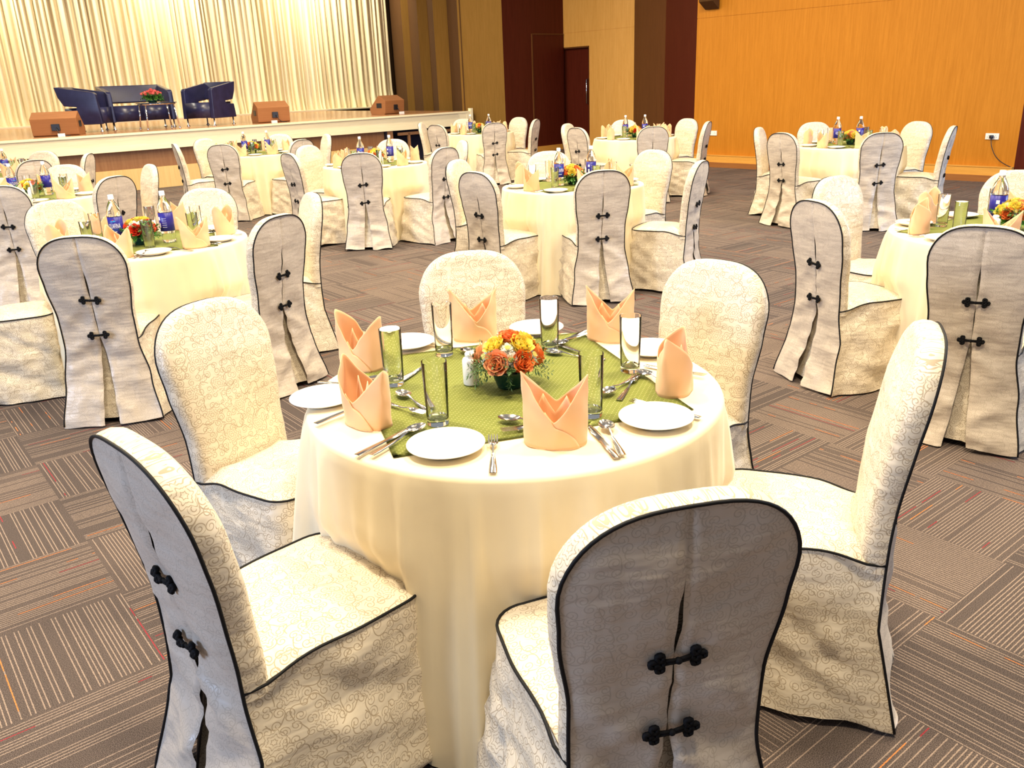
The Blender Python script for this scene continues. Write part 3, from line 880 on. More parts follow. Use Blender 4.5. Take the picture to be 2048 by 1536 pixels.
    for j in range(VR + 1):
        v = j / VR; z = ZS - .002 - (ZS - .012) * v
        pth = path(z); row = []; z_lin = z
        for i, (x, y) in enumerate(pth):
            a = Vector(pth[max(0, i - 1)]); b = Vector(pth[min(K - 1, i + 1)]); tt = (b - a).normalized(); nn_ = Vector((tt.y, -tt.x))
            if nn_.dot(Vector((x, y))) < 0: nn_ = -nn_
            ends = min(1, min(i, K - 1 - i) / 4)
            d = ends * sstep(0, .12, v) * ((crease(acc[i] * 1.3, z * 1.1, s + 5) - .004) * 1.0 + .030 * v * nz(acc[i] * 6 + s, z * 2, 6) + .014 * v * nz(acc[i] * 15, z * 3 + s, 1))
            zz = z - (ZS - zedge(y)) * (1 - v) ** 3
            if j == VR: zz = .010 + .03 * max(0, nz(acc[i] * 3.3, s, 8) + .15) * ends
            elif j == VR - 1: zz = z + .012 * max(0, nz(acc[i] * 3.3, s, 8)) * ends
            row.append(bm.verts.new((x + nn_.x * d, y + nn_.y * d, zz)))
        rows.append(row)
    for a, b in zip(rows, rows[1:]):
        for i in range(K - 1): bm.faces.new((a[i], a[i + 1], b[i + 1], b[i]))
    bmesh.ops.recalc_face_normals(bm, faces=bm.faces)
    l = bm.loops.layers.uv.new('UVMap')
    bm.verts.index_update()
    for f in bm.faces:
        for lp in f.loops: lp[l].uv = (acc[lp.vert.index % K] + s + .7, lp.vert.co.z)
    obj('seat_skirt', bm, M['damask'], t)
    # ---- seat top
    bm = newbm(); cx, cy = 0, .01; prev = None; first = [(x, max(y, -.17) if abs(x) > .1 and y < -.17 else y) for x, y in top]
    loop = list(top) + [(-.10, yr(ZS) + .03), (0, yr(ZS) + .03), (.10, yr(ZS) + .03)]
    for k in range(9):
        q = 1 - k / 9; row = []
        for x, y in loop:
            X, Y = cx + (x - cx) * q, cy + (y - cy) * q
            row.append(bm.verts.new((X, Y, ZS - (ZS - zedge(y)) * q ** 3 + .022 * (1 - q ** 5) + .004 * nz(X * 9 + s, Y * 9, 3) * (1 - q))))
        if prev:
            for i in range(len(loop)): bm.faces.new((prev[i], prev[(i + 1) % len(loop)], row[(i + 1) % len(loop)], row[i]))
        prev = row
    c_ = bm.verts.new((cx, cy, ZS + .022))
    for i in range(len(loop)): bm.faces.new((prev[i], prev[(i + 1) % len(loop)], c_))
    bmesh.ops.recalc_face_normals(bm, faces=bm.faces)
    uvset(bm, lambda co, f: (co.x + s + 1.1, co.y))
    obj('seat_cover', bm, M['damask'], t)
    # ---- piping
    bm = newbm()
    half = [(wprof(z), yr(z), z) for z in ZROWS]
    loopp = [(x, y - .001, z) for x, y, z in half] + [(-x, y - .001, z) for x, y, z in half[:-1][::-1]]
    tube(bm, loopp, .0036, 6)
    obj('back_piping', bm, M['piping'], t)
    bm = newbm(); tube(bm, [(x + (.002 + .008 * (1 - sstep(-.18, -.10, y))) * (1 if x > 0 else -1) * min(1, min(i_, K - 1 - i_) / 2), y, zedge(y) + .001) for i_, (x, y) in enumerate(top)], .0036, 6)
    obj('seat_piping', bm, M['piping'], t)
    # ---- frog fasteners
    for fz in frog_z:
        bm = newbm(); y0 = yr(fz) - .020 - .002; tl = rnd.uniform(-.12, .2)
        for sg in (-1, 1):
            cxx = sg * .031
            for (dx, dz) in ((sg * .0115, 0), (0, .0115), (0, -.0115), (-sg * .001, 0)):
                ring = [(cxx + dx + .0056 * cos(a), y0 + .001 * sin(3 * a), fz + dz + .0056 * sin(a) + cxx * tl) for a in [2 * pi * k / 12 for k in range(12)]]
                tube(bm, ring, .0048, 6, closed=True)
            tube(bm, [(sg * .024, y0, fz + .003 + sg * .024 * tl), (0, y0 - .003, fz + .002)], .0034, 6)
            tube(bm, [(sg * .024, y0, fz - .003 + sg * .024 * tl), (0, y0 - .003, fz - .002)], .0034, 6)
        bmesh.ops.create_uvsphere(bm, u_segments=10, v_segments=8, radius=.0065, matrix=Matrix.Translation((0, y0 - .003, fz)))
        obj('frog_fastener', bm, M['frog'], t)
    # ---- legs
    for lx, ly in ((-.165, -.205), (.165, -.205), (-.165, .17), (.165, .17)):
        bm = newbm(); tube(bm, [(lx, ly, 0), (lx * .92, ly * .82, .22), (lx * .88, ly * .75, .42)], .011, 8)
        obj('leg', bm, M['metal_leg'], t)
    return t
def rnd_s(seed, sg): return random.Random(seed * 10 + sg).uniform(.3, 1.2)

CH = {
'T1' : [(-0.522, 1.694, 45), (-0.728, 2.436, -32.1), (-0.106, 2.968, -82.0), (0.537, 2.686, -136.1), (0.735, 1.985, 160), (0.199, 1.445, 103.5)] ,
'T2' : [(-2.063, 4.276, 98.3), (-1.412, 4.567, 151.5), (-1.43, 5.251, -154.5), (-2.043, 5.627, -94.0), (-2.68, 5.372, -36.5), (-2.768, 4.606, 26.0)] ,
'T3' : [(-3.409, 7.226, 153.5), (-3.519, 8.054, -143.0), (-4.264, 8.352, -80.5), (-3.945, 6.923, 106.0)] ,
'T11' : [(-5.292, 9.659, 144.0), (-5.08, 10.203, -172.0), (-5.802, 10.818, -96.5)] ,
'T5' : [(-4.051, 11.666, 27.0), (-4.013, 12.398, -33.0), (-3.472, 11.229, 84.5), (-3.304, 12.766, -97.0), (-2.789, 11.523, 142.0), (-2.7, 12.331, -154.5)] ,
'T4' : [(-2.021, 9.956, -32.0), (-1.977, 9.117, 38.0), (-1.398, 8.834, 91.1), (-1.339, 10.339, -94.5), (-0.781, 9.04, 139.5), (-0.691, 9.758, -165.0)] ,
'T6' : [(-1.10, 14.95, -8.0), (-0.865, 14.18, 50.0), (-0.6, 15.507, -71.5), (-0.178, 14.104, 105.0), (0.132, 15.348, -133.0), (0.321, 14.561, 160.0)] ,
'T7' : [(-0.151, 7.238, -25.0), (-0.007, 6.449, 42.8), (0.647, 6.292, 100.3), (0.447, 7.596, -81.5), (1.111, 7.382, -140.0), (1.229, 6.542, 151.5)] ,
'T8' : [(1.163, 12.497, -30.0), (1.196, 11.673, 34.5), (1.82, 12.843, -89.0), (1.887, 11.339, 94.0), (2.466, 12.554, -145.0), (2.5, 11.807, 155.5)] ,
'T9' : [(3.158, 9.901, -29.0), (3.106, 9.142, 29.5), (3.765, 10.317, -87.5), (3.712, 8.744, 85.8), (4.473, 9.832, -157.0), (4.403, 9.13, 145.5)] ,
'T10' : [(2.113, 4.909, -59.5), (1.783, 4.276, 18.1), (2.053, 3.546, 54.5), (2.908, 4.833, -121.5)] ,
}
TC = {'T1': (0.006, 2.203), 'T2': (-2.091, 4.936), 'T3': (-4.136, 7.589), 'T4': (-1.399, 9.568), 'T5': (-3.398, 11.998), 'T6': (-0.368, 14.812), 'T7': (0.549, 6.911), 'T8': (1.833, 12.111), 'T9': (3.799, 9.545), 'T10': (2.525, 4.208), 'T11': (-5.885, 10.089)}
TD = {'T1': 'the big front table', 'T2': 'the table left of the front one', 'T3': 'the left photo-edge table', 'T4': 'the table below the right stage monitor', 'T5': 'the table below the middle stage monitor', 'T6': 'the table by the stage end', 'T7': 'the table behind the front one', 'T8': 'the table before the dark pier', 'T9': 'the table before the orange wall', 'T10': 'the right photo-edge table', 'T11': 'the far left table by the stage'}
def side_word(ang):
    """seat direction seen from the table centre -> words"""
    ang = (ang + 180) % 360 - 180
    for lo, hi, w in ((-115, -60, 'near'), (-60, 0, 'right near'), (0, 25, 'right'), (25, 65, 'right far'), (65, 115, 'far'), (115, 170, 'left far')):
        if lo <= ang < hi: return w
    return 'left near' if -175 < ang < -115 else 'left'
LOOK = {'near': 'seen from behind', 'right near': 'turned left', 'right': 'turned left', 'right far': 'facing the camera', 'far': 'facing the camera', 'left far': 'facing the camera', 'left near': 'seen from behind', 'left': 'turned right'}
protos = [make_chair(k) for k in range(1, 6)]
used = set(); seat_ang = {}
ci = 0
for tk, lst in CH.items():
    seen_words = {}
    seat_ang[tk] = []
    for (x, y, h) in lst:
        scl = {('T1', 0): (1.03, 1.12, 1), ('T1', 4): (1, 1, 1.03), ('T1', 5): (1.06, 1.05, .992)}.get((tk, len(seat_ang[tk])), (1, 1, 1))
        a = (h + 180) % 360
        aa = (math.degrees(atan2(y - TC[tk][1], x - TC[tk][0])))
        seat_ang[tk].append(aa)
        w = side_word(aa)
        c = seen_words.get(w, 0); seen_words[w] = c + 1
        if c: w = {'near': 'right near', 'right near': 'right', 'right far': 'right', 'left far': 'left', 'left near': 'left', 'far': 'left far', 'left': 'left far', 'right': 'right far'}[w]
        lab = 'cream chair %s, %s side of %s' % (LOOK[w], w, TD[tk])
        k = (ci * 2 + (ci // 5)) % 5 if tk != 'T1' else ci % 5
        ci += 1
        src = protos[k]
        rz = R(h - 90)
        if k not in used:
            used.add(k); src.location = (x, y, 0); src.rotation_euler = (0, 0, rz)
            tag(src, lab, 'chair', 'covered banquet chairs around the tables'); src.scale = scl
        else:
            dup_tree(src, (x, y, 0), rz, lab, 'chair', 'covered banquet chairs around the tables').scale = scl

# ------------------------------------------------------------------ tablecloths
RT, HT = .566, .765
def tablecloth(tk, seed):
    cx, cy = TC[tk]; bm = newbm(); s = seed * 3.1
    nA = 288 if tk in ('T1', 'T2', 'T7', 'T10') else 160
    rnd = random.Random(seed)
    folds = sorted([(rnd.uniform(0, 2 * pi), rnd.uniform(.018, .055), rnd.uniform(.35, 1.0)) for _ in range(40)])
    prof = [(RT * .5, HT), (RT * .8, HT), (RT - .03, HT), (RT - .010, HT - .001), (RT - .003, HT - .005), (RT, HT - .013)]
    NV = 24
    def row(fn):
        return [bm.verts.new(fn(2 * pi * i / nA)) for i in range(nA)]
    c = bm.verts.new((0, 0, HT)); rows = []
    for r, z in prof: rows.append(row(lambda a, r=r, z=z: (r * cos(a), r * sin(a), z)))
    for j in range(1, NV + 1):
        v = j / NV; z = HT - .013 - (HT - .022) * v
        def f(a, v=v, z=z):
            r = RT + .035 * v
            am = v ** .65
            d = 0
            for (fa, fw_, fs) in folds:
                dd = abs((a - fa + pi) % (2 * pi) - pi)
                if dd < fw_ * 3: d += fs * .06 * math.exp(-(dd / fw_) ** 2) * am
            d += am * (.045 * nz(cos(a) * 5 + s, sin(a) * 5, z * .8) + .022 * nz(cos(a) * 12, sin(a) * 12 + s, z * 1.2))
            for sa in seat_ang[tk]:
                dd = abs((a - R(sa) + pi) % (2 * pi) - pi)
                k = math.exp(-(dd / .34) ** 4) * sstep(.56, .47, z)
                r = r * (1 - k) + min(r, RT - .022) * k; d *= 1 - .55 * k
            r += d
            return (r * cos(a), r * sin(a), z if v < 1 else .006 + .012 * abs(nz(a * 3, s)))
        rows.append(row(f))
    for i in range(nA): bm.faces.new((c, rows[0][i], rows[0][(i + 1) % nA]))
    for a, b in zip(rows, rows[1:]):
        for i in range(nA): bm.faces.new((a[i], b[i], b[(i + 1) % nA], a[(i + 1) % nA]))
    bmesh.ops.recalc_face_normals(bm, faces=bm.faces)
    o = obj('tablecloth', bm, M['tablecloth'], None, True, (cx, cy, 0))
    tag(o, 'cream floor-length cloth covering ' + TD[tk], 'tablecloth', 'round cream tablecloths')
for i, tk in enumerate(TC): tablecloth(tk, i + 1)

# ------------------------------------------------------------------ table settings: prototypes as meshes
def plate_mesh():
    bm = newbm(); lathe(bm, [(0, .004), (.050, .004), (.056, .001), (.058, .0), (.062, .002), (.088, .0135), (.092, .0155), (.0915, .0172), (.086, .0162), (.063, .0075), (.056, .0065), (0, .0065)], 56)
    return me_of(bm, 'plate', [M['china']])
def glass_mesh():
    bm = newbm(); lathe(bm, [(0, 0), (.0255, 0), (.027, .002), (.0275, .01), (.0315, .163), (.0311, .1645), (.0306, .163), (.0267, .020), (.025, .016), (0, .015)], 40)
    bmesh.ops.recalc_face_normals(bm, faces=bm.faces)
    return me_of(bm, 'glass', [M['glass']], 28)
def outline_solid(bm, pts, zf, th):
    """flat outline (list of (x,y)) extruded; zf(x,y) gives height"""
    A = [bm.verts.new((x, y, zf(x, y))) for x, y in pts]; B = [bm.verts.new((x, y, zf(x, y) + th)) for x, y in pts]
    fs = [bm.faces.new(A), bm.faces.new(B[::-1])]
    n = len(pts)
    for i in range(n): fs.append(bm.faces.new((A[i], B[i], B[(i + 1) % n], A[(i + 1) % n])))
    bmesh.ops.recalc_face_normals(bm, faces=fs)
def strip(bm, stations, zf, th):
    """stations: (y, halfwidth) -> closed slab following zf(y)"""
    ra = []
    for y, w in stations:
        z = zf(y); ra.append([bm.verts.new(c) for c in ((-w, y, z), (w, y, z), (w * .7, y, z + th), (-w * .7, y, z + th))])
    for a, b in zip(ra, ra[1:]):
        for i in range(4): bm.faces.new((a[i], a[(i + 1) % 4], b[(i + 1) % 4], b[i]))
    bm.faces.new(ra[0][::-1]); bm.faces.new(ra[-1])
# local: handle end at y=0, head at y=+L
L_ = .195
def fork_mesh():
    bm = newbm()
    zf = lambda y: .001 + .007 * sstep(.10, .135, y) - .004 * sstep(.14, .165, y) + .004 * sstep(.165, .195, y)
    strip(bm, [(0, .0085), (.02, .0088), (.07, .006), (.105, .0026), (.13, .0028), (.137, .008), (.146, .0118), (.157, .012)], zf, .0018)
    for i in range(4):
        x = -.0098 + i * .00653
        pts = [(x - .0018, .155), (x + .0018, .155), (x + .0016, .185), (x + .0006, .196), (x - .0006, .196), (x - .0016, .185)]
        outline_solid(bm, pts, lambda X, Y: zf(Y), .0014)
    bmesh.ops.recalc_face_normals(bm, faces=bm.faces)
    return me_of(bm, 'fork', [M['steel']], 40)
def spoon_mesh():
    bm = newbm()
    zf = lambda y: .001 + .008 * sstep(.09, .135, y) - .003 * sstep(.14, .15, y)
    strip(bm, [(0, .0085), (.02, .0088), (.07, .006), (.105, .0026), (.135, .003), (.143, .006)], zf, .0018)
    nA, nR = 24, 6; cy_, a_, b_ = .167, .0195, .030
    for side in (0, 1):
        rows = []
        for j in range(nR + 1):
            q = j / nR; row = []
            for i in range(nA):
                th = 2 * pi * i / nA
                x = a_ * q * cos(th) * (1 + .10 * (-sin(th))); y = cy_ + b_ * q * sin(th)
                z = .0085 - .0075 * (1 - q * q) - (.0012 if side else 0)
                row.append(bm.verts.new((x, y, z)))
                if q == 0: break
            rows.append(row)
        for a, b in zip(rows, rows[1:]):
            for i in range(nA):
                if len(a) == 1: bm.faces.new((a[0], b[i], b[(i + 1) % nA]))
                else: bm.faces.new((a[i], b[i], b[(i + 1) % nA], a[(i + 1) % nA]))
        if side == 0: rim = rows[-1]
        else:
            for i in range(nA): bm.faces.new((rim[i], rim[(i + 1) % nA], rows[-1][(i + 1) % nA], rows[-1][i]))
    bmesh.ops.recalc_face_normals(bm, faces=bm.faces)
    return me_of(bm, 'spoon', [M['steel']], 40)
def knife_mesh():
    bm = newbm()
    zf = lambda y: .001
    strip(bm, [(0, .0088), (.015, .0092), (.07, .0072), (.10, .0055), (.106, .0075), (.15, .0098), (.18, .0085), (.192, .005), (.198, .001)], zf, .0022)
    bmesh.ops.recalc_face_normals(bm, faces=bm.faces)
    return me_of(bm, 'knife', [M['steel']], 40)
def napkin_mesh(seed):
    """upright two-pointed fold; V opening faces -y"""
    bm = newbm(); rnd = random.Random(seed); s = seed * 2.3
    A_, B_ = .072, .046
    def ell(th, k, z):
        lean = 1 + .16 * z / .16 * abs(cos(th)) ** 2 * rnd_l
        rr = 1 - .10 * z / .16
        return (A_ * k * cos(th) * lean * (1.0), B_ * k * sin(th) * rr + .008 * sin(3 * th + s) * z / .1)
    rnd_l = rnd.uniform(.2, 1)
    def rim(th):
        c = abs(cos(th))
        base = .066 if sin(th) < 0 else .085
        pk = (.162 if cos(th) > 0 else .172) + .006 * sin(s)
        return base + (pk - base) * c ** 1.25
    # wrap: from right front base, round the back, to the overlapping front flap
    nU, nV = 88, 16; grid = []
    th0, th1 = -pi / 2 - .30, 3 * pi / 2 + .0
    for i in range(nU + 1):
        u = i / nU; col = []
        for j in range(nV + 1):
            v = j / nV
            # outer edge runs diagonally from V bottom to the right-hand foot
            te = th1 + .95 * (1 - v) ** 1.1 - .12
            th = th0 + (te - th0) * u
            k = 1 + .055 * sstep(.75, 1, u) - .03 * (1 - sstep(0, .15, u))
            z = rim(th) * v
            x, y = ell(th, k, z)
            y -= .004 * nz(x * 30 + s, z * 20) ; x += .003 * nz(z * 25, th * 2 + s)
            # tips pinch together and curl in
            c = abs(cos(th)) ** 3 * (z / .16) ** 2
            y *= 1 - .55 * c
            col.append(bm.verts.new((x, y, max(0, z))))
        grid.append(col)
    for a, b in zip(grid, grid[1:]):
        for j in range(nV): bm.faces.new((a[j], b[j], b[j + 1], a[j + 1]))
    # inner tucked folds
    prev = None
    for i in range(25):
        th = pi * .05 + pi * .9 * i / 24; col = []
        for j in range(6):
            v = j / 5; z = .03 + (.045 + .045 * (1 - abs(((i / 24 * 2) % 1) * 2 - 1))) * v
            x, y = A_ * .78 * cos(th) * (1 - .25 * v), -.020 + .030 * (i / 24) + .006 * sin(9 * th) * (1 - v)
            col.append(bm.verts.new((x, y, z)))
        if prev:
            for j in range(5): bm.faces.new((prev[j], col[j], col[j + 1], prev[j + 1]))
        prev = col
    # give thickness
    geom = bm.faces[:]
    bmesh.ops.recalc_face_normals(bm, faces=geom)
    bmesh.ops.solidify(bm, geom=geom, thickness=-.0014)
    return me_of(bm, 'napkin', [M['napkin']])
PLATE, GLASS, FORK, SPOON, KNIFE = plate_mesh(), glass_mesh(), fork_mesh(), spoon_mesh(), knife_mesh()
NAPK = [napkin_mesh(k) for k in (1, 2, 3, 4)]
ZC = HT            # cloth surface
ZG = HT + .0035    # on the green runner

def place(name, me, x, y, z, rz, label, cat, group, tilt=None):
    o = bpy.data.objects.new(name, me); COL.objects.link(o); o.location = (x, y, z); o.rotation_euler = (0, 0, rz)
    if tilt: o.rotation_euler = (tilt[0], tilt[1], rz)
    return tag(o, label, cat, group)
# runners
def runner(tk, rz, cx, cy, curl=False):
    bm = newbm(); n = 30; S = .768
    rnd = random.Random(hash(tk) % 97 if False else len(tk) * 7 + int(tk[1:]))
    g = []; s = int(tk[1:]) * 1.7
    for j in range(n + 1):
        g.append([])
        for i in range(n + 1):
            x, y = S * (i / n - .5), S * (j / n - .5)
            z = .0026 + .0008 * nz(x * 6 + s, y * 6)
            if curl:
                q = max(0, (x + y) - (S - .045))
                z += q * .5
            g[-1].append(bm.verts.new((x, y, z)))
    for a, b in zip(g, g[1:]):
        for i in range(n): bm.faces.new((a[i], a[i + 1], b[i + 1], b[i]))
    bmesh.ops.solidify(bm, geom=bm.faces[:], thickness=.0022)
    o = obj('table_runner', bm, M['green'], None, True, (cx, cy, HT)); o.rotation_euler = (0, 0, rz)
    tag(o, 'square green dotted overlay cloth on ' + TD[tk], 'table runner', 'green overlay cloths')
runner('T1', R(16.7), -.0205, 2.246)
for i, tk in enumerate(list(TC)[1:]):
    runner(tk, R([20, 5, 40, 12, 30, 22, 38, 10, 35, 25][i]), TC[tk][0], TC[tk][1])

# centrepieces
W_, O_, P_, Y_, RD = 'mum', 'orange', 'peach', 'yellow', 'red'
SCH = {'T1': ([P_, W_, O_, W_, O_, W_, P_, W_, P_, W_, W_, Y_, Y_, O_, W_, Y_, O_], 0), 'T2': ([RD, W_, RD, W_, RD, Y_, RD, W_, RD, W_, W_, Y_, Y_, RD, Y_, W_, Y_], 1)}
FT = {'T1': 'peach and yellow roses with white chrysanthemums in a green bowl', 'T2': 'red roses and yellow blooms over green leaves',
      'T3': 'red and yellow rose mound behind two white shakers'}
for i, (tk, (cx, cy)) in enumerate(TC.items()):
    if tk == 'T11': continue
    sch, fo = SCH.get(tk, ([O_, W_, O_, Y_, RD if i % 2 else O_, Y_, P_, W_, O_, Y_, Y_, P_, Y_, O_, Y_, W_, Y_], 1))
    dx, dy = {'T1': (-.012, .012), 'T2': (.01, -.08)}.get(tk, (0, 0))
    centrepiece((cx + dx, cy + dy, ZG + .001), R(i * 37) if tk != 'T1' else 0, FT.get(tk, 'orange and yellow rose centrepiece') + ' on ' + TD[tk], sch, fo, i, 'flower centrepieces')

# shakers
def shaker_mesh():
    bm = newbm(); lathe(bm, [(0, 0), (.0215, 0), (.023, .003), (.023, .068), (.020, .076), (.013, .080), (.0145, .083), (.0145, .090), (.010, .094), (0, .095)], 28)
    return me_of(bm, 'shaker', [M['china']])
SHK = shaker_mesh()
for tk, x, y, lab in (('T1', -.120, .045, 'white china shaker left of the flowers on the big front table'),
                      ('T3', .0, -.13, 'left white shaker of the pair on the left photo-edge table'),
                      ('T3', .062, -.115, 'right white shaker of the pair on the left photo-edge table'),
                      ('T4', .085, -.12, 'white shaker beside the flowers on the table below the right stage monitor'),
                      ('T10', -.14, -.09, 'white shaker left of the flowers on the right photo-edge table'),
                      ('T9', .02, -.14, 'small white shaker before the flowers on the table before the orange wall')):
    place('shaker', SHK, TC[tk][0] + x, TC[tk][1] + y, ZG + .001, 0, lab, 'shaker', 'white shakers')

# bottles
def text_mesh(txt, size, mat, extr=.0002):
    cu = bpy.data.curves.new('txt', 'FONT'); cu.body = txt; cu.size = size; cu.align_x = 'CENTER'; cu.align_y = 'CENTER'; cu.extrude = 0; cu.resolution_u = 3
    o = bpy.data.objects.new('txt', cu); COL.objects.link(o)
    dg = bpy.context.evaluated_depsgraph_get(); me = bpy.data.meshes.new_from_object(o.evaluated_get(dg))
    bpy.data.objects.remove(o); return me
def wrap(me, r, cz, sx=1, sy=1, a0=-pi / 2, slant=0):
    for v in me.vertices:
        x, y = v.co.x * sx, v.co.y * sy
        a = a0 + (x + slant * y) / r
        v.co = (r * cos(a), r * sin(a), cz + y)
def make_bottle():
    t = empty('water_bottle', (0, 0, 0))
    bm = newbm()
    pr = [(0, .004), (.030, 0), (.037, .006), (.039, .016), (.0365, .026), (.039, .036), (.0365, .046), (.039, .056), (.0385, .064), (.0385, .168), (.040, .172), (.040, .182), (.037, .200), (.029, .225), (.018, .247), (.0135, .255), (.0135, .266), (0, .266)]
    lathe(bm, pr, 32); bmesh.ops.recalc_face_normals(bm, faces=bm.faces)
    obj('bottle_body', bm, M['plastic'], t, sharp=50)
    bm = newbm(); lathe(bm, [(.0392, .066), (.0396, .0662), (.0396, .168), (.0392, .1682)], 40)
    lb = obj('label_sleeve', bm, M['label'], t)
    me = text_mesh('AQUAFINA', .030, None); wrap(me, .0399, .118, .50, 1.25); me.materials.append(M['white_print'])
    o = bpy.data.objects.new('label_lettering', me); COL.objects.link(o); o.parent = lb
    bm = newbm()
    def patch(a0, a1, z0, z1, mi, tri=False):
        N = 8; va = []
        for i in range(N + 1):
            a = a0 + (a1 - a0) * i / N; zt = z1 if not tri else z0 + (z1 - z0) * (.25 + .75 * (1 - abs(2 * i / N - 1)))
            va.append((bm.verts.new((.03990 * cos(a), .0399 * sin(a), z0)), bm.verts.new((.0399 * cos(a), .0399 * sin(a), zt))))
        for p_, q_ in zip(va, va[1:]): bm.faces.new((p_[0], q_[0], q_[1], p_[1])).material_index = mi
    patch(-pi / 2 - .35, -pi / 2 + .0, .142, .150, 0, True); patch(-pi / 2 - .1, -pi / 2 + .38, .142, .152, 0, True); patch(-pi / 2 - .12, -pi / 2 + .12, .150, .155, 1, True)
    patch(-pi / 2 - .5, -pi / 2 + .5, .097, .0985, 0); patch(-pi / 2 - .3, -pi / 2 + .35, .086, .089, 2)
    patch(pi / 2 - .6, pi / 2 - .2, .128, .146, 2); patch(pi / 2 - .6, pi / 2 - .25, .086, .112, 2)
    for i in range(5): patch(pi / 2 + .05, pi / 2 + .7, .088 + i * .012, .0895 + i * .012, 2)
    obj('label_print', bm, [M['cyan_print'], M['red_print'], M['white_print']], lb)
    bm = newbm(); lathe(bm, [(0, .288), (.0135, .288), (.0148, .286), (.0148, .268), (.0155, .267), (.0155, .262), (0.0137, .262)], 28)
    obj('cap', bm, M['cap'], t)
    return t
BT = make_bottle()
BP = {
'T2' : [(-0.095, -0.129), (0.155, -0.039)] ,
'T7' : [(-0.11, -0.049), (0.154, 0.044)] ,
'T4' : [(-0.155, 0.041), (0.156, 0.126)] ,
'T5' : [(-0.085, -0.084), (0.196, 0.04)] ,
'T6' : [(-0.151, 0.054), (0.159, 0.019)] ,
'T8' : [(-0.118, 0.108), (0.145, 0.068)] ,
'T9' : [(-0.109, 0.117), (0.112, 0.042)] ,
'T3' : [(-0.157, 0.029), (0.086, 0.135)] ,
'T10' : [(-0.052, 0.061)] ,
'T11' : [(0.16, 0.006)] ,
}
first = True
for tk, lst in BP.items():
    for i, (x, y) in enumerate(lst):
        if len(lst) > 1: w = ('left' if i == 0 else 'right') + ' one on'
        else: w = 'standing on'
        lab = 'water bottle with blue label, %s %s' % (w, TD[tk])
        loc = (TC[tk][0] + x, TC[tk][1] + y, ZG + .001)
        rz = R({'T2': (5, 160), 'T3': (60, 120)}.get(tk, (10, 170))[i]) if tk != 'T10' else R(170)
        if first:
            BT.location = loc; BT.rotation_euler = (0, 0, rz); tag(BT, lab, 'bottle', 'water bottles on the tables'); first = False
        else: dup_tree(BT, loc, rz, lab, 'bottle', 'water bottles on the tables')

# settings on the foreground table, measured one by one
NW = {'near': 'nearest the camera', 'left near': 'at the left near seat', 'left far': 'at the left far seat', 'far': 'at the far seat', 'right far': 'at the right far seat', 'right': 'at the right seat'}
T1N = [((.097, 1.822), -6, 'near'), ((-.367, 1.992), -42, 'left near'), ((-.450, 2.440), -28, 'left far'), ((-.116, 2.705), 12, 'far'), ((.324, 2.632), -14, 'right far'), ((.435, 2.137), 68, 'right')]
for i, ((x, y), rz, w) in enumerate(T1N):
    place('folded_napkin', NAPK[i % 4], x, y, ZG - .001, R(rz), 'peach folded napkin %s of %s' % (NW[w], TD['T1']), 'napkin', 'folded peach napkins')
for (x, y), w in zip([(-.159, 1.804), (.349, 1.919), (-.513, 2.163), (-.337, 2.645), (.09, 2.753), (.429, 2.476)], ['nearest the camera', 'at the right near edge', 'at the left edge', 'at the left far edge', 'at the far edge', 'at the right far edge']):
    place('side_plate', PLATE, x, y, ZG if w != 'at the left edge' else ZC + .001, 0, 'white side plate %s of %s' % (w, TD['T1']), 'plate', 'white side plates')
for (x, y), w in zip([(-.188, 1.96), (.196, 1.972), (-.333, 2.267), (-.207, 2.526), (.124, 2.544), (.341, 2.301)], ['left near', 'right near', 'left', 'left far', 'right far', 'right']):
    place('drinking_glass', GLASS, x, y, ZG + .001, 0, 'empty clear glass, %s one on %s' % (w, TD['T1']), 'glass', 'empty straight glasses')
ME = {'fork': FORK, 'spoon': SPOON, 'knife': KNIFE}
